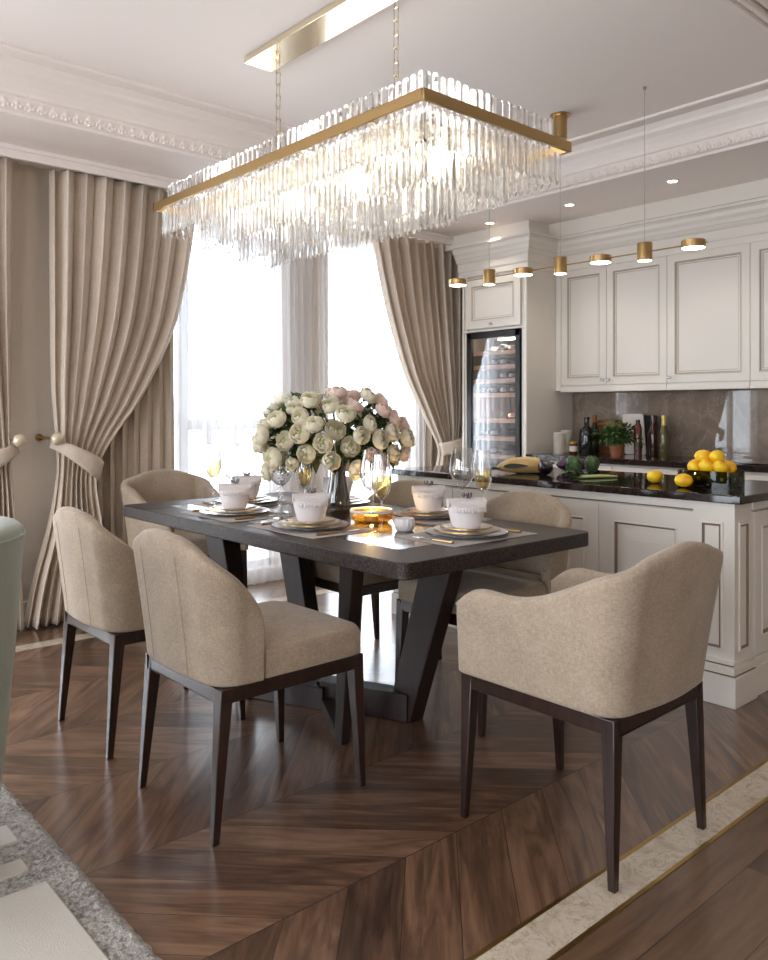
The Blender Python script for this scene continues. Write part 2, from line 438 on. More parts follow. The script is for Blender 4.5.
# cornice profile sweeps (in window-side local coords: distance from soffit edge d, height z)
def sweep_l(name, prof, m):
    """L-shaped run: along the window soffit (y = 4.05 - d) then along the kitchen soffit (x = 4.30 - d)"""
    b = NB()
    rows = []
    for P in ('a', 'k', 'e'):
        row = []
        for d, z in prof:
            if P == 'a': row.append((WALL_X, 4.05-d, z))
            elif P == 'k': row.append((4.30-d, 4.05-d, z))
            else: row.append((4.30-d, -2.6, z))
        rows.append(row)
    grid(b, rows)
    return struct(name, b, m, smooth=False)
sweep_l('trim_6', [(-.02, SZ-.004), (.012, SZ-.004), (.012, SZ+.012), (.03, SZ+.018), (.034, SZ+.075), (.05, SZ+.082), (.05, SZ+.1), (.066, SZ+.125), (.09, SZ+.15), (.12, SZ+.168), (.125, SZ+.185), (.15, CZ-.004), (.15, CZ+.001)], ceilp)
sweep_l('trim_7', [(.25, CZ+.001), (.25, CZ-.012), (.262, CZ-.016), (.275, CZ-.012), (.275, CZ+.001)], ceilp)
b = NB()      # carved leaf ornament of the cornice: small lobed bumps
def orn(p, ax):
    for s, dz, r in ((0, .046, .017), (-.017, .033, .010), (.017, .033, .010), (0, .024, .010)):
        if ax == 'x': ball(b, (p[0]+s, p[1]-.002, SZ+dz), (r, .006, r*1.15), 6, 4)
        else: ball(b, (p[0]-.002, p[1]+s, SZ+dz), (.006, r, r*1.15), 6, 4)
x = .3
while x < 4.2: orn((x, 4.05-.032), 'x'); x += .058
y = 1.2
while y < 4.0: orn((4.30-.032, y), 'y'); y += .058
struct('trim_8', b, ceilp)
b = NB()      # moulding across the near end of the tray
for y0, z0 in ((1.40, CZ-.03), (1.45, CZ-.018), (1.36, CZ-.02)): box(b, WALL_X, 4.2, y0, y0+.028, z0, CZ)
struct('trim_9', b, ceilp, bevel=.006)
# pelmet board over the curtains
b = NB(); box(b, WALL_X, 4.78, 4.52, 4.545, 2.575, SZ); box(b, WALL_X, 4.78, 4.505, 4.52, 2.615, SZ); struct('trim_10', b, ceilp, bevel=.004)
# windows
def window(name, x0, x1, z0, z1, bars):
    f = NB(); t = .05
    for q in ((x0, x0+t, z0, z1), (x1-t, x1, z0, z1), (x0, x1, z0, z0+t), (x0, x1, z1-t, z1)): box(f, q[0], q[1], 4.93, 4.99, q[2], q[3])
    for q in bars: box(f, q[0], q[1], 4.93, 4.99, q[2], q[3])
    o = struct(name, f, winframe, bevel=.004)
    g = NB(); box(g, x0+t, x1-t, 4.957, 4.961, z0+t, z1-t); ob('pane', g, pane_m, o)
    return o
window('window_1', 2.42, 3.30, .1, 2.56, [(2.54, 2.61, .1, 2.56), (2.61, 3.30, 1.09, 1.165), (2.72, 2.80, .98, 1.09), (2.95, 3.05, .98, 1.09)])
window('window_2', 3.74, 4.66, .1, 2.56, [])
window('window_3', -.7, .95, .1, 2.56, [(.1, .17, .1, 2.56)])
b = NB(); box(b, -1.5, 6.5, 6.3, 6.4, -.3, .5); box(b, -1.5, 6.5, 5.05, 6.4, -.3, -.05); o = struct('trim_11', b, white_trim)

# ================================================================== KITCHEN
def ring_panel(bm, w, h, prof, M):
    """nested rectangles: prof = [(inset, depth, material of the ring ending here)], outward is -y"""
    prev = None
    for ins, dep, mi in prof:
        cur = [bm.verts.new(M @ Vector(p)) for p in ((ins, -dep, ins), (w-ins, -dep, ins), (w-ins, -dep, h-ins), (ins, -dep, h-ins))]
        if prev:
            for k in range(4):
                bm.faces.new((prev[k], prev[(k+1) % 4], cur[(k+1) % 4], cur[k])).material_index = mi
        prev = cur
    bm.faces.new(prev).material_index = prof[-1][2]
def door_prof(rail, t=.02, raised=.045):
    return [(0, 0, 0), (0, t, 0), (.001, t+.001, 0), (rail-.008, t+.001, 0), (rail-.004, t+.005, 0), (rail, t+.004, 0), (rail+.004, t-.005, 1), (rail+.009, t-.009, 1), (rail+.012, t-.008, 0),
            (rail+.012+raised*.2, t-.007, 0), (rail+.012+raised, t-.001, 0), (rail+.014+raised, t, 0)]
def flat_prof(rail, t=.02):
    return [(0, 0, 0), (0, t, 0), (rail, t, 0), (rail+.003, t+.004, 0), (rail+.009, t+.003, 1), (rail+.014, t-.008, 1), (rail+.022, t-.006, 0), (rail+.026, t-.010, 1), (rail+.029, t-.009, 0)]
FX = lambda x, y, z: Matrix.Translation((x, y, z)) @ Matrix.Rotation(-PI/2, 4, 'Z')   # local x -> world -y, outward (-y) -> world -x
FY = lambda x, y, z: Matrix.Translation((x, y, z))                                       # local x -> world +x, outward -> world -y
def door(parent, w, h, M, prof, name='door', pat=None):
    b = NB(); ring_panel(b, w, h, prof, M); return ob(name, b, [ivory, pat or patina], parent, smooth=False)
def knob(parent, p, d=(-1, 0, 0), m=None):
    b = NB(); p = Vector(p); d = Vector(d)
    tube(b, [p, p+d*.012, p+d*.014, p+d*.024, p+d*.026], [.004, .004, .011, .012, .006], 12); return ob('knob', b, m or steel, parent)

# upper cabinets: front x = 5.13
UF, UZ0, UZ1 = 5.13, 1.375, 2.30
def upper(y0, y1, splits, label, knobs):
    t = thing('wall_cabinet', label, 'cabinet', (UF, (y0+y1)/2, UZ0)); ox, oy, oz = UF, (y0+y1)/2, UZ0
    b = NB(); box(b, .02, XR-ox-.002, y0-oy+.001, y1-oy-.001, 0, UZ1-oz+.03)
    ob('body', b, ivory, t)
    b = NB(); box(b, -.006, .02, y0-oy+.001, y1-oy-.001, -.012, .035); box(b, -.012, .02, y0-oy+.001, y1-oy-.001, -.012, .006); ob('bottom_rail', b, ivory, t, bevel=.003)
    for i, (a, c) in enumerate(splits):
        d = door(t, c-a-.004, UZ1-UZ0-.045, FX(.02, c-oy-.002, .04), flat_prof(.052), pat=patina_l)
        for ky in knobs[i]: knob(d, (-.002, ky-oy, .075))
    return t
upper(2.84, 3.72, [(3.32, 3.72), (2.84, 3.32)], 'ivory double door wall cabinet above the bottles, against the tall cabinet', [[3.345], [3.295]])
upper(2.27, 2.84, [(2.27, 2.84)], 'widest single door ivory wall cabinet above the lemons', [[2.815], []])
upper(1.70, 2.27, [(1.70, 2.27)], 'ivory wall cabinet cut off by the right edge of the photo', [[], []])
b = NB(); box(b, UF-.004, XR-.002, 3.721, 3.768, UZ0, UZ1+.03); tag(ob('filler_panel', b, ivory), 'narrow ivory filler strip between tall cabinet and wall cabinets', 'panel')
# tall cabinet with cooler
TX0, TY0, TY1, TZ = 4.78, 3.77, 4.42, 2.30
tc = thing('tall_cabinet', 'tall ivory cabinet housing the glass fronted wine cooler', 'cabinet', (TX0, TY0, 0))
b = NB(); ox, oy = TX0, TY0
box(b, .0, XR-ox-.03, 0, .055, 0, TZ); box(b, 0, XR-ox-.03, .605, .65, 0, TZ); box(b, .02, XR-ox-.03, .055, .605, 1.86, TZ); box(b, XR-ox-.05, XR-ox-.03, .055, .605, 0, 1.86); box(b, 0, XR-ox-.03, .055, .605, 0, .1)
box(b, -.012, 0, 0, .02, .1, TZ); box(b, -.012, 0, .63, .65, .1, TZ); box(b, -.012, .02, .02, .63, 1.845, 1.86)
ob('body', b, ivory, tc, bevel=.003)
d = door(tc, .55, .40, FX(.0, .605, 1.87), flat_prof(.06), pat=patina_l); knob(d, (-.022, .33, 1.895), m=steel)
wc = thing('wine_cooler', 'tall wine cooler with black frame and glass door in ivory cabinet', 'wine cooler', (TX0, TY0, .1))
b = NB(); Y0, Y1, Z1 = .062, .598, 1.74
box(b, .02, .52, Y0, Y0+.02, 0, Z1); box(b, .02, .52, Y1-.02, Y1, 0, Z1); box(b, .5, .52, Y0, Y1, 0, Z1); box(b, .02, .52, Y0, Y1, 0, .04); box(b, .02, .52, Y0, Y1, Z1-.03, Z1)
ob('cabinet_shell', b, mat('cooler_inside', S(92, 84, 80), .5), wc)
b = NB(); fw = .045
for q in ((Y0, Y0+fw, 0, Z1), (Y1-fw, Y1, 0, Z1), (Y0, Y1, 0, .06), (Y0, Y1, Z1-.05, Z1)): box(b, -.014, .018, q[0], q[1], q[2], q[3])
df = ob('door_frame', b, blackm, wc, bevel=.003)
b = NB(); box(b, -.002, .004, Y0+fw, Y1-fw, .06, Z1-.05); ob('glass_door', b, cooler_glass, wc)
sh_z = [.30, .48, .62, .76, .90, 1.04, 1.24, 1.35, 1.46, 1.57]
for z in sh_z:
    b = NB(); box(b, .035, .47, Y0+.024, Y1-.024, z, z+.008); box(b, .03, .045, Y0+.022, Y1-.022, z-.012, z+.02); ob('shelf', b, shelfwood, wc)
b = NB(); box(b, .25, .3, Y0+.1, Y1-.1, Z1-.045, Z1-.032); ob('light_strip', b, led_m, wc)
for zz in (.5, 1.1, 1.6):
    l = bpy.data.lights.new('cooler_light', 'POINT'); l.energy = 2.5; l.color = (1, .8, .62); l.shadow_soft_size = .03
    o = bpy.data.objects.new('cooler_light', l); COL.objects.link(o); o.parent = wc; o.location = (.06, .33, zz)
def lying_bottle():
    b = NB(); M = Matrix.Rotation(-PI/2, 4, 'Y')      # neck towards -x
    lathe(b, [(0, -.2), (.036, -.2), (.038, -.19), (.038, -.01), (.03, .02), (.015, .045), (.0135, .1)], 14, M=M)
    lathe(b, [(.0145, .06), (.0148, .115), (0, .116)], 12, mi=1, M=M)
    return ob('wine_bottle', b, [bg_dark, mat('foil_cap', S(210, 190, 180), .4)], loc=(TX0+.19, TY0+.14, .1+1.24+.047))
wb = lying_bottle(); tag(wb, 'dark wine bottle lying on a wooden shelf of the wine cooler', 'bottle', 'wine bottles in the cooler')
k = 0
for z in sh_z[3:]:
    for yy in (.13, .225, .32, .415, .51):
        if RND.random() < .55:
            if k: dup(wb, (TX0+.19, TY0+yy+RND.uniform(-.008, .008), .1+z+.047))
            else: wb.location = (TX0+.19, TY0+yy, .1+z+.047)
            k += 1
# crown moulding around tall cabinet and wall cabinets, fascia up to the soffit
b = NB()
cp = [(0, 2.29), (.012, 2.29), (.012, 2.33), (.02, 2.345), (.02, 2.40), (.035, 2.41), (.05, 2.43), (.06, 2.455), (.08, 2.475), (.085, 2.50), (.105, 2.515), (.11, 2.535), (0, 2.54)]
def path_pts(d):
    return [(TX0-d, 4.46), (TX0-d, TY0-d), (UF-d, TY0-d), (UF-d, .9)]
rows = [[(p[0], p[1], z) for d, z in cp] for p in [None]*0]
for k in range(4): rows.append([(path_pts(d)[k][0], path_pts(d)[k][1], z) for d, z in cp])
grid(b, rows); struct('trim_12', b, ivory, smooth=False)
b = NB(); box(b, TX0+.02, XR, TY0+.01, TY1, 2.30, 2.54); box(b, UF+.02, XR, .9, TY0+.01, 2.33, 2.54); box(b, 5.0, XR, -2.6, YB, 2.535, SZ); box(b, TX0-.02, XR, TY0-.03, YB, 2.535, SZ); struct('trim_13', b, ivory)
b = NB()
for d, z in ((.112, 2.512), (.014, 2.334), (.05, 2.43)):       # brown patina lines in the crown
    pp = path_pts(d+.001)
    grid(b, [[(p[0], p[1], z), (p[0], p[1], z+.004)] for p in pp])
struct('trim_14', b, patina_l, smooth=False)
# backsplash
b = NB(); box(b, XR-.014, XR-.001, .9, TY0-.001, .9, UZ0-.001); struct('wall_backsplash', b, splash_m)
# base cabinets and worktop along the wall
for i, (a, c, lab) in enumerate(((3.05, 3.768, 'ivory base cabinet at the far end beside the tall cabinet'), (2.35, 3.05, 'ivory base cabinet seen behind the loose lemon'), (1.65, 2.35, 'ivory base cabinet seen behind the lemon bowl'))):
    t = thing('base_cabinet', lab, 'cabinet', (4.80, a, 0)); w_ = c-a-.002
    b = NB(); box(b, 0, XR-4.80-.002, .001, w_, .1, .858); box(b, .05, XR-4.80-.01, .001, w_, 0, .1); ob('body', b, ivory, t)
    door(t, w_-.004, .20, FX(0, w_-.001, .645), door_prof(.035, .02, .02), 'drawer')
    door(t, w_-.004, .50, FX(0, w_-.001, .125), door_prof(.06), 'door')
b = NB(); box(b, 4.755, XR-.014, .9, TY0-.002, .86, .9); tag(ob('kitchen_worktop', b, counter_m, bevel=.004), 'dark stone worktop along the marble backsplash', 'worktop')
ck = thing('cooktop', 'black glass cooktop set in the wall worktop', 'cooktop', (5.02, 2.15, .9))
b = NB(); prism(b, rrect(-.2, .2, -.33, .33, .01, 2), .0, .008); ob('glass_plate', b, bg_dark, ck)
b = NB(); box(b, -.202, .202, -.333, -.33, 0, .009); box(b, -.202, .202, .33, .333, 0, .009); ob('edge_trim', b, steel, ck)

# island
IX0, IX1, IY0, IY1, ITOP = 3.30, 4.04, 1.525, 3.56, .873
isl = thing('kitchen_island', 'ivory panelled kitchen island beside the dining table', 'island', (IX0, IY0, 0))
L = IY1-IY0; W = IX1-IX0
b = NB(); box(b, 0, W, 0, L, .1, ITOP-.034); box(b, .0, W, .0, L, 0, .1); box(b, -.012, W+.01, -.012, L, .10, .118); ob('body', b, ivory, isl, bevel=.003)
b = NB(); box(b, -.02, .0, .17, L, 0, .095); ob('plinth', b, ivory, isl, bevel=.004)
for yy in (.165, .64, 1.115, 1.59):
    wd = .472 if yy < 1.5 else .30
    door(isl, wd, .66, FX(0, yy+wd, .13), door_prof(.085, .02, .06))
b = NB()
for yy in (.16, ): pass
box(b, -.022, .0, .155, L-.14, .80, .838); box(b, -.003, 0, .155, L-.14, .792, .80, 1); ob('top_rail', b, [ivory, patina], isl, bevel=.002)
def pilaster(y0):
    b = NB(); box(b, -.028, .13, y0 if y0 > 1 else -.014, y0+.165, .1, .8385)
    ring_panel(b, .165, .60, [(.032, 0, 0), (.034, .006, 0), (.042, .007, 0), (.046, .001, 1), (.052, .0008, 1), (.056, .002, 0)], FX(-.0283, y0+.165, .19))
    ring_panel(b, .155, .60, [(.032, 0, 0), (.034, .006, 0), (.042, .007, 0), (.046, .001, 1), (.052, .0008, 1), (.056, .002, 0)], FY(-.027, (y0 if y0 > 1 else -.014)-.0003, .19))
    p = ob('pilaster', b, [ivory, patina], isl, smooth=False)
    b = NB(); o_ = .0
    box(b, -.055, .155, y0-.03, y0+.195, 0, .125); box(b, -.048, .15, y0-.023, y0+.188, .125, .131, 1)
    box(b, -.048, .148, y0-.022, y0+.187, .131, .165); box(b, -.040, .14, y0-.014, y0+.179, .165, .171, 1); box(b, -.044, .144, y0-.018, y0+.183, .171, .185)
    ob('pilaster_base', b, [ivory, patina], p, bevel=.003)
pilaster(0); pilaster(L-.165)
door(isl, W-.16-.02, .60, FY(.15, .001, .19), door_prof(.07, .02, .05), 'end_panel')
b = NB(); box(b, .13, W, -.022, .0, .80, .838); box(b, .13, W, -.003, 0, .793, .8, 1); ob('end_rail', b, [ivory, patina], isl, bevel=.002)
b = NB(); box(b, .13, W, -.014, 0, .125, .165); box(b, .13, W, -.02, 0, 0, .125); ob('end_plinth', b, ivory, isl, bevel=.002)
b = NB(); prism(b, rrect(IX0-.06, IX1+.03, IY0-.055, IY1+.03, .006, 2), ITOP-.034, ITOP); tag(ob('island_worktop', b, counter_m, bevel=.004), 'glossy dark brown stone worktop on the island', 'worktop')

# things on the worktop along the wall
def bottle(name, prof, m, loc, label, cap=None, capm=None, labelband=None):
    t = thing(name, label, 'bottle', loc); b = NB(); lathe(b, prof, 20); ob('glass_body', b, m, t)
    if cap: b = NB(); lathe(b, cap, 16); ob('cap', b, capm, t)
    if labelband:
        b = NB(); lathe(b, [(labelband[0], labelband[1]), (labelband[0], labelband[2])], 20); ob('paper_label', b, paper_w, t)
    return t
tallp = [(r, z*.87) for r, z in [(0, 0), (.034, 0), (.036, .01), (.036, .18), (.032, .205), (.017, .25), (.014, .27), (.014, .315), (.016, .318), (.016, .33), (0, .33)]]
def cap_(a, c): return [(.0168, a*.87), (.0168, c*.87+.001), (0, c*.87+.002)]
def BX(px, d):        # ray helper used while laying out: world xy at image column px and depth d
    l = (px-384)/802*d; return (.664*d+.748*l, .748*d-.664*l)
KZ = .9
bottle('bottle', tallp, bg_olive, (5.15, 2.875, KZ), 'olive green bottle with foil neck, rightmost on the wall worktop', cap_(.25, .331), mat('gold_foil', S(190, 170, 96), .35, .6))
bottle('bottle', tallp, bg_brown, (5.20, 2.985, KZ), 'dark brown bottle just left of the olive green bottle', cap_(.27, .331), bg_brown)
bottle('bottle', [(0, 0), (.055, 0), (.058, .01), (.058, .15), (.05, .185), (.022, .205), (.018, .215), (.018, .255), (0, .255)], bg_dark, (5.08, 3.454, KZ), 'dark round shouldered bottle leftmost beside the small jar', [(.02, .25), (.02, .275), (0, .276)], blackm)
bottle('bottle', tallp, bg_dark, (5.22, 3.48, KZ), 'slender dark bottle with tan cap behind the round shouldered bottle', cap_(.27, .331), terracotta)
bottle('bottle', [(0, 0), (.026, 0), (.027, .01), (.027, .20), (.02, .225), (.014, .235), (.014, .25), (0, .25)], bg_red, (5.06, 3.02, KZ), 'reddish brown bottle standing just right of the potted herb', [(.0155, .225), (.0155, .258), (0, .259)], blackm)
for i, (x_, y_, h, lab) in enumerate(((4.98, 3.63, .16, 'front one of two ribbed white ceramic canisters by the tall cabinet'), (5.12, 3.665, .175, 'rear one of two ribbed white ceramic canisters by the tall cabinet'))):
    b = NB(); prof = [(0, 0), (.04, 0)]
    n = int(h/.011)
    for k in range(n): prof += [(.044, .004+k*.011), (.041, .0095+k*.011)]
    prof += [(.038, h-.004), (.03, h), (0, h)]
    lathe(b, prof, 20); tag(ob('canister', b, mat('ribbed_ceramic', S(206, 198, 188), .5), loc=(x_, y_, KZ)), lab, 'canister')
j = thing('jar', 'small dark amber jar with yellow lid between canisters and bottles', 'jar', (5.02, 3.53, KZ))
b = NB(); lathe(b, [(0, 0), (.028, 0), (.03, .008), (.03, .07), (.025, .08), (0, .08)], 16); ob('glass_body', b, bg_red, j)
b = NB(); lathe(b, [(.027, .075), (.028, .095), (0, .097)], 16); ob('lid', b, mat('yellow_lid', S(180, 140, 60), .4), j)
b = NB(); lathe(b, [(.0305, .02), (.0305, .06)], 16); ob('paper_label', b, paper_w, j)
# boards leaning on the backsplash
bo = tag(ob('chopping_board', (lambda b: (prism(b, rrect(-.17, .17, 0, .25, .01, 3), -.009, .009), b)[1])(NB()), board, loc=(5.31, 3.36, KZ+.001), rot=(PI/2-.14, 0, PI/2), bevel=.003), 'wide wooden board leaning on the backsplash behind the herb', 'board')
wbd = thing('serving_board', 'white board with a slotted handle leaning on the backsplash', 'board', (5.28, 3.17, KZ+.002))
b = NB(); prism(b, rrect(-.085, .085, 0, .30, .015, 3), -.006, .006); ob('slab', b, mat('white_board', S(226, 216, 206), .5), wbd, rot=(PI/2-.13, 0, PI/2), bevel=.002)
b = NB(); box(b, -.025, .025, .252, .268, .0062, .0075); ob('slot', b, blackm, wbd, rot=(PI/2-.13, 0, PI/2))
tag(ob('chopping_board', (lambda b: (prism(b, rrect(-.05, .05, 0, .29, .01, 3), -.008, .008), b)[1])(NB()), blackm, loc=(5.295, 3.04, KZ+.001), rot=(PI/2-.12, 0, PI/2), bevel=.003), 'narrow black board leaning upright left of the brown bottle', 'board')
# potted herb
ph = thing('potted_herb', 'bushy green herb in a terracotta pot on the wall worktop', 'plant', (5.0, 3.15, KZ))
b = NB(); lathe(b, [(0, 0), (.04, 0), (.052, .07), (.056, .07), (.056, .085), (.048, .085), (.046, .07), (0, .07)], 18); ob('pot', b, terracotta, ph)
def leaf_quad(b, p, d, up, ln, wd, mi=0, bend=.3):
    d = d.normalized(); s = d.cross(up)
    if s.length < 1e-3: s = d.cross(Vector((1, 0, 0)))
    s.normalize(); n = s.cross(d)
    rows = []
    for k in range(5):
        u = k/4; w_ = wd*math.sin(PI*(.08+.92*u)**.8)*.5 if k < 4 else wd*.04
        c = p+d*ln*u-n*ln*bend*u*u
        rows.append([c-s*w_+n*w_*.25, c, c+s*w_+n*w_*.25])
    grid(b, rows, mi=mi)
def rdir(rn, zlo=-.2):
    while True:
        v = Vector((rn.uniform(-1, 1), rn.uniform(-1, 1), rn.uniform(-1, 1)))
        if .1 < v.length < 1 and v.normalized().z > zlo: return v.normalized()
b = NB(); rn = random.Random(3)
for k in range(480):
    d = rdir(rn, -.15); rr = rn.uniform(.3, 1)
    p = Vector((d.x*.13*rr, d.y*.175*rr, .11+d.z*.125*rr))
    leaf_quad(b, p, (d+rdir(rn, -1)*.8), Vector((0, 0, 1)), rn.uniform(.03, .05), rn.uniform(.018, .03))
ob('foliage', b, mat('herb_leaf', S(58, 88, 38), .5), ph)
b = NB()
for k in range(9): d = rdir(rn, .3); tube(b, [(d.x*.01, d.y*.01, .06), (d.x*.04, d.y*.04, .12), (d.x*.09, d.y*.09, .12+d.z*.1)], .002, 5)
ob('stalks', b, stemm, ph)

# lemons in the glass dish, loose lemons
def lemon_bm():
    b = NB(); pr = []
    for i in range(13):
        a = PI*i/12; r = .031*math.sin(a)**.85; z = -.040*math.cos(a)
        if i in (1, 11): r *= .75; 
        pr.append((0 if i in (0, 12) else r, z*1.06 if i in (0, 12) else z))
    lathe(b, pr, 16); return b
lem = ob('lemon', lemon_bm(), lemon_m, loc=(3.42, 1.812, ITOP+.0335), rot=(PI/2, .0, .2))
tag(lem, 'loose lemon on the dark worktop just in front of the glass dish', 'lemon')
dup(lem, (3.52, 2.01, ITOP+.0335), rot=(PI/2, 0, 1.1), label='loose lemon alone on the worktop, left of the glass dish')
DX, DY = 3.575, 1.762
dish = NB()
dish_th = .006
for z0, z1, rows_ in ((0, .075, 0),): pass
o_ = rrect(-.075, .075, -.13, .13, .02, 4); i_ = rrect(-.069, .069, -.124, .124, .016, 4)
grid(dish, [[(x_, y_, 0) for x_, y_ in o_], [(x_, y_, .075) for x_, y_ in o_], [(x_, y_, .075) for x_, y_ in i_], [(x_, y_, .008) for x_, y_ in i_]], closed_u=True)
dish.faces.new([dish.verts.new((x_, y_, 0)) for x_, y_ in o_]); dish.faces.new([dish.verts.new((x_, y_, .008)) for x_, y_ in i_])
tag(ob('glass_dish', dish, bowlglass, loc=(DX, DY, ITOP)), 'dark rectangular glass dish full of lemons on the island worktop', 'dish')
pos = []
for k in range(8): pos.append((-.033+.066*(k % 2), -.09+.06*(k//2), .042))
for k in range(6): pos.append((-.03+.058*(k % 2)+RND.uniform(-.006, .006), -.062+.062*(k//2), .092))
pos += [(0, -.03, .138), (.004, .036, .136)]
ORD = ['first', 'second', 'third', 'fourth', 'fifth', 'sixth']
rimpos = sorted([p for p in pos if .06 < p[2] < .12], key=lambda p: .748*p[0]-.664*p[1])
for i, (x_, y_, z_) in enumerate(pos):
    if z_ < .06: lab, grp = 'lemon inside the dark glass dish, seen through its side', 'lemons inside the dish'
    elif z_ > .12: lab, grp = ('topmost lemon of the heap, the right one' if y_ < 0 else 'topmost lemon of the heap, the left one'), 'lemons heaped above the rim'
    else: lab, grp = ORD[rimpos.index((x_, y_, z_))]+' lemon from the left in the row above the dish rim', 'lemons heaped above the rim'
    dup(lem, (DX+x_, DY+y_, ITOP+z_), rot=(PI/2+RND.uniform(-.4, .4), RND.uniform(-.5, .5), RND.uniform(0, 3)), label=lab, group=grp)
# vegetables on the island
def artichoke(loc, label, s=1):
    b = NB(); rn = random.Random(int(loc[0]*100)); ball(b, (0, 0, .045), (.034, .034, .04), 12, 8)
    for ring in range(6):
        for k in range(9):
            a = 2*PI*(k+.5*(ring % 2))/9; th = .5+ring*.36
            d = Vector((math.sin(th)*math.cos(a), math.sin(th)*math.sin(a), -math.cos(th)))
            p = Vector((0, 0, .045))+Vector((d.x*.034, d.y*.034, d.z*.038))
            leaf_quad(b, p, Vector((d.x*.5, d.y*.5, 1.0)), d, .036, .034, bend=.25 if ring < 4 else .5)
    tube(b, [(0, 0, .006), (-.005, .01, .0), ], [.009, .008], 8)
    o = ob('artichoke', b, arti_m, loc=loc, rot=(0, 0, .4)); o.scale = (s, s, s); return tag(o, label, 'artichoke')
artichoke((3.60, 2.53, ITOP), 'nearer and larger of two green artichokes on the island', 1.0)
artichoke((3.80, 2.55, ITOP), 'farther artichoke beside the potted herb, next to the larger artichoke', .92)
def aubergine(loc, rz, ln, r, m, label):
    t = thing('aubergine', label, 'aubergine', loc, rz)
    b = NB(); n = 12; pts = []; rs = []
    for k in range(n+1):
        u = k/n; pts.append((ln*(u-.5), .02*math.sin(PI*u), r)); rs.append(r*(math.sin(PI*min(1, (.03+u*.97)))**.5)*(.62+.38*math.sin(PI*min(1, u*.75+.2))) if 0 < k < n else .004)
    tube(b, pts, rs, 16); ob('fruit', b, m, t)
    b = NB()
    tube(b, [(ln*.5-.035, .012, r), (ln*.5-.005, .005, r), (ln*.5+.03, 0, r+.008)], [r*.45, r*.3, .006], 8); ob('calyx', b, stemm, t)
    return t
aubergine((3.56, 2.66, ITOP), .6, .16, .042, aub_m, 'black aubergine lying right of the striped squash')
aubergine((3.74, 2.92, ITOP), -.9, .20, .038, aub_m, 'black aubergine lying behind the striped squash')
aubergine((3.86, 2.70, ITOP), -.7, .22, .04, purple_m, 'purple aubergine lying behind the two artichokes')
sq = thing('squash', 'pale striped squash with dark leaves on the island worktop', 'squash', (3.52, 2.83, ITOP), -.75)
b = NB(); tube(b, [(-.13, 0, .03), (-.11, 0, .034), (-.04, 0, .045), (.04, 0, .048), (.1, 0, .045), (.125, 0, .042)], [.004, .02, .042, .047, .042, .01], 18); ob('fruit', b, husk_m, sq)
b = NB(); rn = random.Random(8)
for k in range(7): leaf_quad(b, Vector((-.11, rn.uniform(-.02, .02), .025)), Vector((-1, rn.uniform(-.9, .9), rn.uniform(-.1, .3))), Vector((0, 0, 1)), rn.uniform(.09, .15), .035, bend=.1)
for k in range(4): leaf_quad(b, Vector((-.09, -.03, .04)), Vector((.8, rn.uniform(-.5, -.1), .1)), Vector((0, -1, .6)), .13, .03, bend=.15)
ob('leaves', b, mat('blackish_leaf', S(32, 40, 34), .45), sq)
lk = thing('celery', 'pale green celery stalks with leafy tips near the artichokes', 'celery', (3.58, 2.38, ITOP), -.35)
b = NB()
for k in range(4): tube(b, [(-.12, -.03+.02*k, .008), (0, -.025+.018*k, .009), (.11, -.03+.022*k, .007)], [.004, .007, .005], 8)
ob('stalks', b, pale_g, lk)
b = NB()
for k in range(46): leaf_quad(b, Vector((-.12+rn.uniform(-.06, .03), rn.uniform(-.05, .05), .008+rn.uniform(0, .025))), Vector((-1, rn.uniform(-1.2, 1.2), rn.uniform(0, .8))), Vector((0, 0, 1)), .035, .026)
ob('leaves', b, arti_m, lk)

# ================================================================== CURTAINS
def curtain_panel(name, xl, xr, y0, amp, nf, mtl, label, zs, seed=0, tie=None, group=None, thick=0):
    """xl, xr: tables (z, x); folds nf; gathers follow the width"""
    rn = random.Random(seed); NU = nf*12; ph = [rn.uniform(-.5, .5) for _ in range(nf*2+2)]
    am = [rn.uniform(.7, 1.25) for _ in range(nf*2+2)]
    rows = []
    for z in zs:
        a, c = smooth_tab(z, xl), smooth_tab(z, xr); row = []
        wd = c-a; A = amp(z)
        for i in range(NU+1):
            u = i/NU; q = u*nf; k = int(q*2)
            fo = math.sin(2*PI*q+ph[k//2]*.6*math.sin(PI*(q % 1))*2)
            fo = math.copysign(abs(fo)**.8, fo)
            y = y0+A*am[k//2]*fo+.008*math.sin(z*3+u*9)
            x = a+wd*u+.18*wd/nf*math.sin(4*PI*q+1)
            row.append((x, y, z))
        rows.append(row)
    b = NB(); grid(b, rows)
    o = ob(name, b, mtl, angle=180)
    if thick: s = o.modifiers.new('solid', 'SOLIDIFY'); s.thickness = thick; s.offset = 0
    return tag(o, label, 'curtain', group)
def zlist(a, c, n): return [a+(c-a)*k/n for k in range(n+1)]
ZS = zlist(.012, 2.60, 64)
ampA = lambda z: smooth_tab(z, [(0, .062), (.5, .05), (.88, .026), (1.2, .040), (1.7, .055), (2.6, .058)])
curtain_panel('curtain', [(0, 1.47), (.25, 1.52), (.55, 1.60), (.85, 1.645), (1.05, 1.64), (1.4, 1.615), (2.6, 1.61)],
              [(0, 1.93), (.5, 1.90), (.8, 1.86), (.92, 1.88), (1.1, 1.99), (1.29, 2.13), (1.72, 2.345), (2.1, 2.44), (2.6, 2.51)], 4.65, ampA, 8, curtain_m,
              'beige curtain swept back to the left beside the first bright window', ZS, 1, thick=.004)
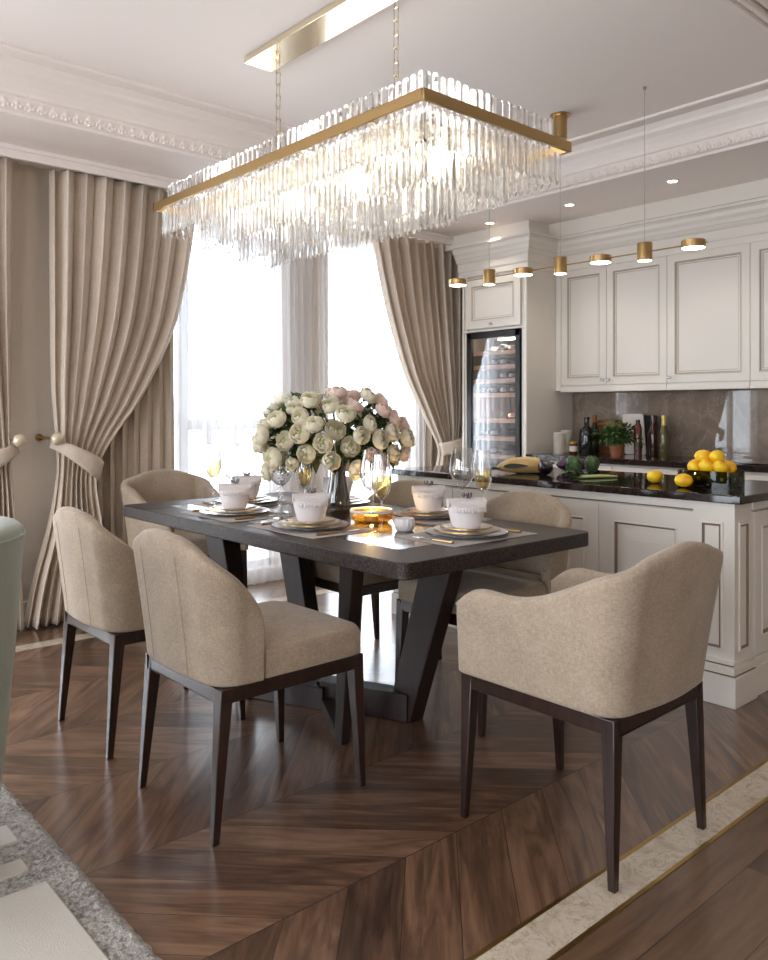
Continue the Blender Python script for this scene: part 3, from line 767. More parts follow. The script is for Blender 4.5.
curtain_panel('curtain', [(0, .9), (.5, 1.12), (.8, 1.2), (.92, 1.18), (1.1, 1.08), (1.29, .98), (1.72, .78), (2.1, .66), (2.6, .58)],
              [(0, 1.455), (.25, 1.44), (.5, 1.42), (.85, 1.39), (1.05, 1.385), (2.6, 1.385)], 4.655, ampA, 9, curtain_m,
              'beige curtain cut off by the left edge of the photo', ZS, 2, thick=.004)
curtain_panel('curtain', [(0, 4.55), (.5, 4.66), (.8, 4.74), (.92, 4.745), (1.19, 4.58), (1.54, 4.37), (2.0, 4.20), (2.3, 4.12), (2.6, 4.05)],
              [(0, 5.05), (.8, 4.93), (1.0, 4.94), (1.3, 4.96), (2.6, 4.96)], 4.65, ampA, 9, curtain_m,
              'beige curtain swept to the right beside the tall cabinet', ZS, 3, thick=.004)
curtain_panel('inner_drape', [(0, 1.70), (2.6, 1.70)], [(0, 2.41), (2.6, 2.41)], 4.765, lambda z: .03, 9, drape_m,
              'straight beige drape hanging behind the swept curtain left of the windows', zlist(.012, 2.6, 20), 4)
curtain_panel('inner_drape', [(0, 4.68), (2.6, 4.68)], [(0, 5.1), (2.6, 5.1)], 4.765, lambda z: .028, 5, drape_m,
              'straight beige drape behind the curtain beside the tall cabinet', zlist(.012, 2.6, 20), 5)
curtain_panel('sheer_curtain', [(0, 2.40), (2.6, 2.40)], [(0, 3.55), (2.6, 3.55)], 4.79, lambda z: .018, 16, sheer_m,
              'white sheer curtain over the left bright window', zlist(.012, 2.6, 20), 6)
curtain_panel('sheer_curtain', [(0, 3.60), (2.6, 3.60)], [(0, 4.70), (2.6, 4.70)], 4.79, lambda z: .018, 15, sheer_m,
              'white sheer curtain over the right bright window', zlist(.012, 2.6, 20), 7)
def tieback(xa, za, xb, zb, label):
    b = NB(); rows = []
    for k in range(21):
        u = k/20; x = xa+(xb-xa)*u; z = za+(zb-za)*u
        yy = 4.66-.135*(1-abs(2*min(max(u*.94+.03, 0), 1)-1)**3.2)
        h = .026+.026*smooth_tab(u, [(0, 0), (.7, 1), (1, 1.05)])
        tx = .35*(xb-xa)/abs(xb-xa)*h
        rows.append([(x+tx*v, yy-.004*(1-v*v), z+h*v) for v in (1, .5, 0, -.5, -1)])
    grid(b, rows); o = ob('curtain_tieback', b, curtain_m, angle=180); sm = o.modifiers.new('solid', 'SOLIDIFY'); sm.thickness = .004
    tag(o, label, 'tieback')
tieback(1.60, 1.04, 1.885, .86, 'cloth tieback around the curtain left of the first window')
tieback(1.42, 1.02, 1.12, .90, 'cloth tieback on the curtain at the left edge of the photo')
tieback(5.0, 1.0, 4.735, .90, 'cloth tieback around the curtain beside the tall cabinet')
def holdback(x, z, label):
    t = thing('curtain_holdback', label, 'holdback', (x, YB, z))
    b = NB(); tube(b, [(0, 0, 0), (0, -.005, 0), (0, -.006, 0), (0, -.28, 0)], [.022, .022, .007, .007], 12); ob('stem', b, gold, t)
    b = NB(); ball(b, (0, -.30, 0), (.036, .028, .036), 16, 10); ob('knob', b, mat('pearl_knob', S(214, 200, 176), .25, .3), t)
holdback(1.605, 1.065, 'round holdback knob on the wall beside the first window curtain')
holdback(1.405, 1.06, 'round holdback knob beside the curtain at the left photo edge')

# ================================================================== DINING TABLE
TX, TY, TA, TB = 1.68, 2.69, 1.80, 3.88    # x0, x1, y0, y1
TZ1, TZ0 = .75, .695
CXT, CYT = (TX+TY)/2, (TA+TB)/2
dt = thing('dining_table', 'dark rectangular dining table with stippled border on slanted legs', 'table', (CXT, CYT, 0))
hx, hy = (TY-TX)/2, (TB-TA)/2
b = NB(); prism(b, rrect(-hx, hx, -hy, hy, .045, 6), TZ0, TZ1-.0005); ob('tabletop', b, shagreen, dt, bevel=.004)
b = NB(); prism(b, rrect(-hx+.16, hx-.16, -hy+.20, hy-.20, .02, 4), TZ1-.001, TZ1); ob('centre_panel', b, tablewood, dt)
for yy in (.42, .78):
    b = NB(); box(b, -hx-.0005, hx+.0005, yy-.0012, yy+.0012, TZ0, TZ1+.0003); ob('leaf_joint', b, blackm, dt)
def slab_leg(bot, top, wb, wt, db, dtp, name='leg'):
    b = NB(); taper(b, (top[0]-CXT, top[1]-CYT, TZ0), (bot[0]-CXT, bot[1]-CYT, 0), (wt/2, dtp/2), (wb/2, db/2)); return ob(name, b, tableleg, dt, bevel=.004)
slab_leg((2.19, 2.34), (2.20, 2.12), .075, .075, .13, .16)
slab_leg((1.845, 2.31), (1.82, 2.22), .04, .06, .045, .075)
slab_leg((1.85, 2.96), (1.83, 3.16), .06, .085, .10, .16)
slab_leg((2.19, 2.95), (2.20, 3.15), .07, .075, .13, .16)
def beam(p, q, h, wd):
    b = NB(); p = Vector((p[0]-CXT, p[1]-CYT, 0)); q = Vector((q[0]-CXT, q[1]-CYT, 0)); d = (q-p).normalized(); n = Vector((-d.y, d.x, 0))*wd/2
    prism(b, [(p-n).to_2d()[:], (q-n).to_2d()[:], (q+n).to_2d()[:], (p+n).to_2d()[:]], .001, h); ob('floor_beam', b, tableleg, dt, bevel=.003)
beam((2.185, 2.30), (2.03, 2.66), .11, .085)
beam((1.85, 2.32), (2.03, 2.66), .05, .05)
beam((1.85, 2.98), (2.01, 2.62), .09, .07)
beam((2.19, 2.98), (2.01, 2.62), .09, .07)

# ================================================================== CHAIRS
def ushape(W, xb, xe, r, n=9, bulge=.015):
    """half-plan points from wing end to back centre: list of (x, y, nx, ny) for +y side, then mirrored"""
    half = []
    L1 = xe-(xb+r)
    for k in range(7): u = k/6; half.append((xe-L1*u, W, 0, 1))
    for k in range(1, n+1):
        a = PI/2+PI/2*k/n; half.append((xb+r+r*math.cos(a), W-r+r*math.sin(a), math.cos(a), math.sin(a)))
    for k in range(1, 5):
        u = k/4; half.append((xb-bulge*math.sin(PI/2*u), (W-r)*(1-u), -1, 0))
    full = half+[(x, -y, nx, -ny) for x, y, nx, ny in half[-2::-1]]
    return full
def shell_bm(W, xb, xe, r, z0, ztop, thick, lean, flare):
    pl = ushape(W, xb, xe, r); n = len(pl)
    ds = [0]
    for (a, c) in zip(pl, pl[1:]): ds.append(ds[-1]+math.hypot(c[0]-a[0], c[1]-a[1]))
    tot = ds[-1]; b = NB(); rows = []
    for (x, y, nx, ny), d in zip(pl, ds):
        q = min(d, tot-d); zt = ztop(q)
        sec = []
        for o, u in ((0, 0), (0, .04), (0, .3), (0, .6), (0, .85)): sec.append((o, z0+(zt-.025-z0)*u))
        sec += [(0, zt-.022), (thick*.12, zt-.006), (thick*.5, zt), (thick*.88, zt-.006), (thick, zt-.022)]
        for o, u in ((thick, .85), (thick, .6), (thick, .3), (thick, .04), (thick, 0)): sec.append((o, z0+(zt-.025-z0)*u))
        row = []
        for o, z in sec:
            k = (z-z0)/.43; off = (lean*max(0, -nx)+flare*abs(ny))*max(k, 0)**1.15
            row.append((x+nx*(off-o), y+ny*(off-o), z))
        rows.append(row)
    vr = grid(b, rows)
    for col in (vr[0], vr[-1]):
        m = len(col)
        for i in range(m//2-1):
            b.faces.new((col[i], col[i+1], col[m-2-i], col[m-1-i]))
    for A, C in zip(vr, vr[1:]):
        b.faces.new((A[0], C[0], C[-1], A[-1]))
    return b, pl, ds
def seam_tube(W, xb, y, z0, ztop, lean):
    pts = []
    for k in range(9):
        z = z0+(ztop-z0)*k/8; pts.append((xb-.013-lean*max(0, (z-z0)/.43)**1.15-.0005, y, z))
    b = NB(); tube(b, pts, .0011, 5); return b
def make_chair(kind, label, cat='chair'):
    arm = kind == 'arm'
    t = thing('dining_armchair' if arm else 'dining_chair', label, cat)
    if arm:
        W, xb, xe, r, th = .252, -.285, .275, .08, .056
        tab = [(0, .64), (.012, .676), (.035, .700), (.09, .706), (.2, .694), (.3, .708), (.42, .757), (.54, .812), (.64, .852), (.80, .880)]
    else:
        W, xb, xe, r, th = .255, -.285, -.125, .09, .05
        tab = [(0, .575), (.010, .63), (.03, .672), (.07, .722), (.12, .768), (.17, .81), (.216, .838), (.27, .858), (.38, .870)]
    zt = lambda q: smooth_tab(q, tab)
    lean = .065 if arm else .055
    bm, pl, ds = shell_bm(W, xb, xe, r, .432, zt, th, lean, .026 if arm else .018)
    ob('backrest', bm, linen, t, sub=2)
    for yy in ((-.11, .11) if not arm else (.0,)):
        if not arm: ob('seam', seam_tube(W, xb, yy, .44, .80, lean), linen, t)
    b = NB()
    if arm: poly = rrect(-.22, .262, -.192, .192, .04, 4)
    else: poly = [(-.22, -.195), (-.135, -.197), (-.12, -.25), (.20, -.25), (.25, -.24), (.268, -.2), (.272, 0), (.268, .2), (.25, .24), (.20, .25), (-.12, .25), (-.135, .197), (-.22, .195)]
    lo = [b.verts.new((x, y, .434)) for x, y in poly]; m1 = [b.verts.new((x, y, .50)) for x, y in poly]
    m2 = [b.verts.new((x*.97+.001, y*.965, .522)) for x, y in poly]; hi = [b.verts.new((x*.86, y*.86, .532)) for x, y in poly]
    n = len(poly)
    for A, C in ((lo, m1), (m1, m2), (m2, hi)):
        for k in range(n): b.faces.new((A[k], A[(k+1) % n], C[(k+1) % n], C[k]))
    b.faces.new(hi); b.faces.new(lo[::-1])
    ob('seat', b, linen, t, bevel=.006, angle=60)
    b = NB(); a = .018
    X0, X1, Yh = xb+a, (.262 if arm else .258), (W-.018 if arm else .243)
    box(b, X0, X1, -Yh, -Yh+.03, .388, .433); box(b, X0, X1, Yh-.03, Yh, .388, .433); box(b, X0, X0+.03, -Yh+.03, Yh-.03, .388, .433); box(b, X1-.03, X1, -Yh+.03, Yh-.03, .388, .433)
    ob('apron', b, espresso, t, bevel=.004)
    for sx, sy in ((1, 1), (1, -1), (-1, 1), (-1, -1)):
        b = NB()
        if sx > 0: tp, bt = (X1-.022, sy*(Yh-.022), .432), (X1-(.02 if arm else 0), sy*(Yh-(-.004 if arm else .010)), 0)
        else: tp, bt = (X0+.022, sy*(Yh-.022), .432), (X0+(.004 if arm else -.014), sy*(Yh-(.002 if arm else .010)), 0)
        taper(b, tp, bt, (.0215, .0215), (.0105, .0105)); ob('leg', b, espresso, t, bevel=.003)
    return t
C1 = make_chair('side', 'beige linen dining chair nearest the camera, left of the table')
C1.location = (1.422, 2.235, 0)
dup(C1, (1.43, 2.98, 0), .0, 'beige linen dining chair left of the table, beside the swept curtain')
dup(C1, (2.53, 2.24, 0), PI, 'beige linen dining chair across the table, beside the island and armchair')
dup(C1, (2.54, 3.00, 0), PI, 'beige linen dining chair across the table, partly behind the glasses and amber dish')
A1 = make_chair('arm', 'beige linen armchair at the near head of the table', 'armchair')
A1.location = (2.02, 1.40, 0); A1.rotation_euler = (0, 0, PI/2)
dup(A1, (2.2, 4.17, 0), -PI/2, 'beige linen armchair at the far head of the table before the window')

# ================================================================== RUG AND MINT ARMCHAIR
rg = thing('area_rug', 'thick grey shag rug with pale rectangular blocks at lower left', 'rug', (.81, 1.6, 0))
b = NB(); nx, ny = 110, 230
def rugz(x, y): 
    e = min(1, (.81-x)/.02, 1)
    return (.006+.014*max(0, e))+.006*mnoise.noise(Vector((x*55, y*55, 0)))+.003*mnoise.noise(Vector((x*130, y*130, 3)))
rows = []
for i in range(nx+1):
    x = .81-.75*i/nx
    rows.append([(x-.81+.008*mnoise.noise(Vector((y*30, 7, 0))) if i == 0 else x-.81, y-1.6, rugz(x, y) if i else .004) for y in [.9+1.9*k/ny for k in range(ny+1)]])
grid(b, rows); ob('pile', b, rug_m, rg, angle=180)
b = NB(); box(b, -.75, -.012, -.7, 1.2, .0005, .004); ob('backing', b, rug_m, rg)
for (x0, x1, y0, y1) in ((.28, .715, 1.1, 2.10), (.28, .70, 2.18, 2.25), (.3, .725, 2.34, 2.46), (.3, .66, 2.54, 2.70)):
    b = NB(); pts = [(x0-.81, y0-1.6), (x1-.81, y0-1.6), (x1-.81, y1-1.6), (x0-.81, y1-1.6)]
    prism(b, pts, .005, .026); ob('pale_block', b, rug_l, rg, bevel=.006)
mc = thing('lounge_chair', 'mint green upholstered lounge chair cut off by the left edge', 'armchair', (.33, 2.42, 0), -.2)
def tub(bm, r0, r1, z0, z1, open_a):
    rows = []
    for k in range(49):
        a = 2*PI*k/48; row = []
        for u in range(9):
            z = z0+(z1-z0)*u/8; r = r0+(r1-r0)*(u/8)**.8; rr = r*(1+.06*math.cos(2*a)**2); row.append((rr*math.cos(a), rr*math.sin(a), z))
        r = r1*(1+.06*math.cos(2*a)**2)
        for f, dz in ((.995, .018), (.95, .032), (.82, .034), (.72, .028), (.68, .0)): row.append((r*f*math.cos(a), r*f*math.sin(a), z1+dz))
        row.append((r*.62*math.cos(a), r*.62*math.sin(a), .45))
        rows.append(row)
    grid(bm, rows)
b = NB(); tub(b, .325, .39, .13, .885, 0); ob('tub_back', b, mint, mc, angle=80)
b = NB(); lathe(b, [(0, .14), (.24, .14), (.25, .2), (.25, .44), (.22, .48), (0, .49)], 32); ob('seat', b, mint, mc)
b = NB(); tube(b, [(.40*math.cos(2*PI*k/40)*(1+.06*math.cos(4*PI*k/40)**2)*.975, .40*math.sin(2*PI*k/40)*(1+.06*math.cos(4*PI*k/40)**2)*.975, .887) for k in range(41)], .004, 6); ob('piping', b, mint, mc)
for k in range(4):
    a = PI/4+k*PI/2; b = NB(); taper(b, (.24*math.cos(a), .24*math.sin(a), .16), (.27*math.cos(a), .27*math.sin(a), .022), (.02, .02), (.012, .012)); ob('leg', b, blackm, mc)

# ================================================================== TABLE SETTINGS
Z = TZ1
def plate_bm(r, h, well=.62, th=.004):
    b = NB(); lathe(b, [(0, 0), (r*well*.9, 0), (r*well, .002), (r*.9, h*.75), (r, h), (r, h+th*.6), (r*.985, h+th), (r*.9, h*.75+th), (r*well, th+.001), (0, th)], 48); return b
def rim_bm(r, h, w_=.004):
    b = NB(); lathe(b, [(r-w_, h+.0035), (r+.0008, h+.0044), (r+.001, h-.001)], 48); return b
SETS = [   # x, y, facing angle (guest sits towards -local y), words
    (2.245, 2.06, 0.0, 'at the near head, by the armchair'),
    (1.915, 2.60, -PI/2, 'by the front left chair'),
    (1.915, 3.18, -PI/2, 'by the rear left chair'),
    (2.50, 2.52, PI/2, 'by the front chair across the table'),
    (2.50, 3.16, PI/2, 'behind the flower vase'),
    (2.19, 3.52, PI, 'at the far window end')]
protos = None
def place(x, y, rz, wd):
    global protos
    def at(lx, ly): return (x+lx*math.cos(rz)-ly*math.sin(rz), y+lx*math.sin(rz)+ly*math.cos(rz))
    spec = [('placemat', 'taupe woven placemat '+wd, 0, 0, 0), ('charger_plate', 'wide grey rimmed charger plate '+wd, 0, 0, .0025), ('dinner_plate', 'gold rimmed dinner plate '+wd, 0, 0, .0105),
            ('side_plate', 'small gold rimmed plate under the bowl '+wd, 0, 0, .0205), ('soup_bowl', 'white tapered bowl '+wd, 0, 0, .0305), ('rolled_napkin', 'rolled napkin with small crown on the bowl '+wd, 0, 0, .0305+.074),
            ('fork', 'fork with gold handle left of the plates '+wd, -.19, -.01, .0027), ('table_knife', 'knife with gold handle right of the plates '+wd, .185, -.01, .0027)]
    cats = dict(placemat='placemat', charger_plate='plate', dinner_plate='plate', side_plate='plate', soup_bowl='bowl', rolled_napkin='napkin', fork='fork', table_knife='knife')
    grps = dict(placemat='placemats', charger_plate='charger plates', dinner_plate='dinner plates', side_plate='small plates', soup_bowl='bowls', rolled_napkin='rolled napkins', fork='forks', table_knife='table knives')
    if protos is None:
        protos = {}
        b = NB(); prism(b, rrect(-.23, .23, -.16, .16, .008, 3), 0, .0022); protos['placemat'] = ob('placemat', b, placemat_m)
        def pl(nm, r, h, m, rimm, well=.62):
            t = thing(nm, '', ''); ob('dish', plate_bm(r, h, well), m, t); ob('rim', rim_bm(r, h), rimm, t); protos[nm] = t
        pl('charger_plate', .158, .012, china, char, .7); pl('dinner_plate', .125, .013, china, gold, .68); pl('side_plate', .098, .013, china, gold, .6)
        b = NB(); lathe(b, [(0, 0), (.048, 0), (.052, .004), (.061, .03), (.068, .060), (.0705, .076), (.0715, .081), (.069, .081), (.065, .06), (.058, .03), (.046, .009), (0, .008)], 40); protos['soup_bowl'] = ob('soup_bowl', b, bowl_m)
        t = thing('rolled_napkin', '', ''); b = NB()
        rows = []
        for k in range(25):
            u = k/24; xx = -.073+.146*u; row = []
            for q in range(14):
                a = 2*PI*q/14; r = .0185+.0012*math.sin(a*3+u*5)+.0006*math.sin(u*21+q); row.append((xx, r*math.cos(a)*1.35, .0185+r*math.sin(a)))
            rows.append(row)
        vr = grid(b, rows, closed_u=True)
        b.faces.new(vr[0]); b.faces.new(vr[-1][::-1])
        ob('roll', b, napkin_m, t, angle=60)
        b = NB(); rows = []
        for k in range(41):
            u = k/40; xx = -.066+.132*u; fr = .004*math.sin(u*70)
            edge = math.sqrt(max(0, 1-(xx/.080)**2))*.075; rows.append([(xx, -.0235, .028), (xx, -.028, .018), (xx, -.034-.35*(edge-.034)*(edge > .034), .012), (xx, -max(.036, edge+.001)-.3*fr, .002), (xx, -max(.037, edge+.002)-fr, -.010+.003*math.sin(u*43))])
        grid(b, rows); o = ob('frilled_edge', b, napkin_m, t, angle=180)
        b = NB(); c0 = (0, 0, .038); lathe(b, [(.015, 0), (.016, .0), (.016, .006), (.0145, .006)], 18, c=c0)
        for k in range(7):
            a = 2*PI*k/7; p = Vector((.0155*math.cos(a), .0155*math.sin(a), .043)); tube(b, [p, p+Vector((.004*math.cos(a), .004*math.sin(a), .011))], [.0062, .001], 6); ball(b, p+Vector((.004*math.cos(a), .004*math.sin(a), .012)), .003, 6, 4)
        ob('crown', b, mat('dark_silver', S(110, 104, 104), .3, .9), t); protos['rolled_napkin'] = t
        t = thing('fork', '', ''); b = NB(); tube(b, [(0, -.10, .004), (0, -.02, .003), (0, .0, .003)], [.0055, .004, .0035], 8); ob('handle', b, gold, t)
        b = NB(); box(b, -.003, .003, 0, .035, .002, .004); box(b, -.011, .011, .035, .055, .002, .004)
        for k in range(4): box(b, -.011+k*.0062, -.0078+k*.0062, .055, .095, .002, .004)
        ob('tines', b, chrome, t, bevel=.0006); protos['fork'] = t
        t = thing('table_knife', '', ''); b = NB(); tube(b, [(0, -.10, .004), (0, -.02, .004), (0, .0, .0035)], [.006, .0055, .004], 8); ob('handle', b, gold, t)
        b = NB(); prism(b, [(-.004, 0), (.009, .01), (.010, .07), (.004, .11), (-.004, .115)], .002, .0036); ob('blade', b, chrome, t, bevel=.0005); protos['table_knife'] = t
        for nm, lab, lx, ly, lz in spec:
            o = protos[nm]; p = at(lx, ly); o.location = (p[0], p[1], Z+lz); o.rotation_euler = (0, 0, -.6 if nm == 'rolled_napkin' else rz); tag(o, lab, cats[nm], grps[nm])
        return
    for nm, lab, lx, ly, lz in spec:
        p = at(lx, ly); dup(protos[nm], (p[0], p[1], Z+lz), -.6+.12*math.sin(x*90) if nm == 'rolled_napkin' else rz, lab, grps[nm])
for s in SETS: place(*s)
# glasses
def wineglass(loc, label, group='wine glasses'):
    t = thing('wine_glass', label, 'glass', loc); t.scale = (1, 1, 1.06)
    b = NB(); lathe(b, [(r*1.25, z) for r, z in [(.0, .135), (.012, .137), (.03, .155), (.043, .19), (.0445, .215), (.038, .26), (.032, .295), (.0314, .295), (.0374, .26), (.0438, .215), (.0423, .19), (.0293, .156), (.012, .139), (0, .138)]], 28); ob('bowl', b, glassware, t)
    b = NB(); lathe(b, [(0, 0), (.037, 0), (.037, .002), (.012, .006), (.0045, .014), (.0038, .06), (.0038, .12), (.008, .1355), (0, .137)], 20); ob('stem', b, glassware, t)
    return t
def flute(loc, label, fill=True):
    t = thing('champagne_flute', label, 'glass', loc); t.scale = (1, 1, 1.06)
    b = NB(); lathe(b, [(r*1.35, z) for r, z in [(0, .118), (.01, .12), (.020, .135), (.0275, .165), (.0285, .19), (.026, .24), (.0235, .285), (.0230, .285), (.0255, .24), (.0280, .19), (.0268, .165), (.0195, .137), (0, .121)]], 24); ob('bowl', b, glassware, t)
    b = NB(); lathe(b, [(0, 0), (.033, 0), (.033, .002), (.01, .006), (.004, .014), (.0035, .06), (.0035, .105), (.007, .1185), (0, .12)], 20); ob('stem', b, glassware, t)
    if fill:
        b = NB(); lathe(b, [(0, .1225), (.0245, .138), (.0352, .165), (.0370, .19), (.0362, .205), (0, .205)], 24); ob('wine', b, wine_m, t)
    return t
flute((2.055, 3.62, Z), 'flute of white wine leftmost on the table')
wineglass((2.00, 3.35, Z), 'empty wine glass beside the leftmost flute')
flute((2.10, 2.90, Z), 'flute of white wine left of the vase, under the bouquet')
wineglass((1.99, 2.92, Z), 'empty wine glass left of the vase, behind the crystal candlestick')
wineglass((2.14, 2.48, Z), 'empty wine glass before the amber dish, right of the vase')
flute((2.06, 2.335, Z), 'flute of white wine beside the white fluted votive')
wineglass((2.53, 2.345, Z), 'empty wine glass nearest the right edge of the table')
flute((2.60, 2.29, Z), 'flute of white wine rightmost on the table')
# crystal candlestick
cs = thing('candlestick', 'clear crystal candlestick left of the flower vase', 'candlestick', (2.09, 3.07, Z))
b = NB(); pr = [(0, 0), (.042, 0), (.042, .005), (.02, .014), (.009, .03)]
for k in range(7): z = .04+k*.026; pr += [(.008, z), (.0165, z+.008), (.0165, z+.015), (.008, z+.024)]
pr += [(.01, .225), (.024, .235), (.024, .25), (.012, .25), (0, .242)]
lathe(b, pr, 8); ob('stem', b, glassware, cs, smooth=False)
# amber dish with candle, votive
ad = thing('candle_dish', 'glowing amber glass candle dish right of the vase', 'candle holder', (2.21, 2.57, Z))
b = NB(); lathe(b, [(0, 0), (.07, 0), (.085, .012), (.092, .03), (.09, .05), (.087, .05), (.088, .03), (.081, .015), (.068, .006), (0, .006)], 40); ob('dish', b, amber_m, ad)
b = NB(); lathe(b, [(.0905, .044), (.0915, .05), (.088, .056), (.086, .05)], 40); ob('rim', b, china, ad)
b = NB(); lathe(b, [(0, .0065), (.03, .0065), (.03, .03), (0, .03)], 20); ob('candle', b, wax_m, ad)
b = NB(); lathe(b, [(0, .032), (.005, .036), (.0045, .043), (0, .055)], 10); ob('flame', b, flame_m, ad)
l = bpy.data.lights.new('candle_light', 'POINT'); l.energy = 1.2; l.color = (1, .68, .28); l.shadow_soft_size = .01
lo = bpy.data.objects.new('candle_light', l); COL.objects.link(lo); lo.location = (2.21, 2.57, Z+.07)
vt = NB(); rows = []
for r, z in ((.0, 0), (.028, 0), (.036, .006), (.043, .028), (.040, .048), (.037, .05), (.038, .046), (.036, .02), (.0, .016)):
    rows.append([(r*(1 if k % 2 else .93)*math.cos(2*PI*k/28), r*(1 if k % 2 else .93)*math.sin(2*PI*k/28), z) for k in range(28)])
grid(vt, rows, closed_u=True); tag(ob('votive_holder', vt, china, loc=(2.15, 2.30, Z)), 'small white fluted votive holder near the amber dish', 'candle holder')
# vase and bouquet
VX, VY = 2.29, 2.90
b = NB(); lathe(b, [(0, 0), (.056, 0), (.06, .006), (.062, .03), (.052, .09), (.038, .16), (.036, .2), (.044, .25), (.052, .275), (.049, .275), (.041, .25), (.033, .2), (.035, .16), (.049, .09), (.058, .03), (.055, .012), (0, .012)], 36)
tag(ob('flower_vase', b, smoke, loc=(VX, VY, Z)), 'smoked glass vase holding the bouquet in the middle of the table', 'vase')
def bloom_bm(seed, openness=1.0):
    rn = random.Random(seed); b = NB()
    layers = [(.26, 3, .15, 2.8), (.40, 4, .2, 2.66), (.53, 5, .25, 2.5), (.66, 5, .3, 2.36), (.78, 6, .35, 2.22), (.88, 6, .4, 2.06), (.96, 6, .45, 1.86*openness), (1.02, 6, .5, 1.55*openness)]
    for li, (r, n, th0, th1) in enumerate(layers):
        a0 = rn.uniform(0, 6)
        for k in range(n):
            ac = a0+2*PI*k/n+rn.uniform(-.1, .1); wd = 2*PI/n*1.05; rj = r*rn.uniform(.95, 1.06); t1 = th1+rn.uniform(-.12, .1); tl = rn.uniform(-.05, .08)
            rows = []
            for i in range(6):
                u = i/5; th = th0+(t1-th0)*u; row = []
                for j in range(5):
                    v = j/4*2-1; an = ac+v*wd*.5*(.45+.75*math.sin(PI*min(1, .15+u*.75)))
                    dip = (1-v*v)*.0; thv = th-(.30*v*v*u*u)
                    rr = rj*(1+.035*max(0, u-.8)*5+.4*tl*u)
                    row.append((rr*math.sin(thv)*math.cos(an), rr*math.sin(thv)*math.sin(an), -rr*math.cos(thv)*.86))
                rows.append(row)
            grid(b, rows)
    return b
def calyx(b):
    for k in range(5):
        a = 2*PI*k/5; leaf_quad(b, Vector((0, 0, -.84)), Vector((math.cos(a), math.sin(a), .25)), Vector((0, 0, 1)), .75, .4, bend=-.3)
    ball(b, (0, 0, -.84), (.18, .18, .12), 8, 6)
BL = []
for sd in (1, 2, 3):
    for mm in (petal_w, petal_p):
        b = NB(); bb = bloom_bm(sd, 1.0 if sd != 3 else 1.12); me = bpy.data.meshes.new('petals')
        bmesh.ops.recalc_face_normals(bb, faces=bb.faces); bb.to_mesh(me); bb.free(); me.materials.append(mm); me.shade_smooth(); BL.append(me)
b = NB(); calyx(b); cal = bpy.data.meshes.new('calyx'); b.to_mesh(cal); b.free(); cal.materials.append(leafm); cal.shade_smooth()
b = NB(); ball(b, (0, 0, .16), (.2, .2, .16), 10, 6); cen = bpy.data.meshes.new('flower_centre'); b.to_mesh(cen); b.free(); cen.materials.append(bud_g); cen.shade_smooth()
CB = Vector((VX-.03, VY+.02, 1.075))
rn = random.Random(21); NFL = 86; ga = PI*(3-5**.5); kk = 0
FL = []
for k in range(NFL):
    zc = 1-(k+.5)/NFL*1.42
    rr = math.sqrt(max(0, 1-zc*zc)); a = ga*k
    d = (Vector((rr*math.cos(a), rr*math.sin(a), zc))+Vector((rn.uniform(-.1, .1), rn.uniform(-.1, .1), rn.uniform(-.1, .1)))).normalized()
    sh = rn.uniform(.86, 1.1); rad = rn.uniform(.037, .047) if rn.random() > .16 else rn.uniform(.023, .029)
    P = CB+Vector((d.x*.335*sh, d.y*.335*sh, d.z*(.235 if d.z > 0 else .27)*sh))
    if d.z < -.3 and P.z < .93: P.z = .93+rn.uniform(-.01, .03)
    FL.append([d, P, rad])
for it in range(40):
    for i in range(NFL):
        for j in range(i):
            v = FL[i][1]-FL[j][1]; md = (FL[i][2]+FL[j][2])*1.06; dist = v.length
            if dist < md and dist > 1e-5:
                push = v/dist*(md-dist)*.25; FL[i][1] += push; FL[j][1] -= push
for k in range(NFL):
    d, P, rad = FL[k]; small = rad < .033
    pink = (.748*d.x-.664*d.y > .1 and rn.random() < .36) or k == 2
    sx = .748*d.x-.664*d.y; dep = .664*d.x+.748*d.y
    reg = 'on top of' if d.z > .72 else ('at the back of' if dep > .45 else (('upper ' if d.z > .22 else 'lower ')+('left of' if sx < -.33 else 'right of' if sx > .33 else 'front of')))
    kind = ('pink tinged ' if pink else 'cream ')+('ranunculus bud' if small else 'ranunculus bloom')
    if reg.startswith(('upper', 'lower')): reg = 'at the '+reg
    lab = kind+' '+reg+' the bouquet'; grp = lab.replace('bloom', 'blooms').replace('bud ', 'buds ')
    t = thing('ranunculus', lab, 'flower', (VX, VY, Z+.03), 0, grp)
    loc = P-Vector((VX, VY, Z+.03))
    nrm = (d+Vector((0, 0, .05))+Vector((rn.uniform(-.35, .35), rn.uniform(-.35, .35), rn.uniform(-.3, .3)))).normalized()
    q = nrm.to_track_quat('Z', 'Y')
    for nm, me in (('petals', BL[2*rn.randrange(3)+(1 if pink else 0)]), ('calyx', cal), ('flower_centre', cen)):
        o = bpy.data.objects.new(nm, me); COL.objects.link(o); o.parent = t; o.location = loc; o.rotation_mode = 'QUATERNION'; o.rotation_quaternion = q; o.scale = (rad, rad, rad)
    b = NB(); e = loc-nrm*rad*.85
    nk = Vector((.022*d.x, .022*d.y, .20)); ft = Vector((-.02*d.x+rn.uniform(-.012, .012), -.02*d.y+rn.uniform(-.012, .012), .004))
    mid = nk.lerp(e, .5)+Vector((0, 0, .04))
    tube(b, [ft, nk, nk.lerp(mid, .5)+Vector((0, 0, .012)), mid, mid.lerp(e, .6)+Vector((0, 0, .004)), e], .0024, 5)
    ob('stem', b, stemm, t)
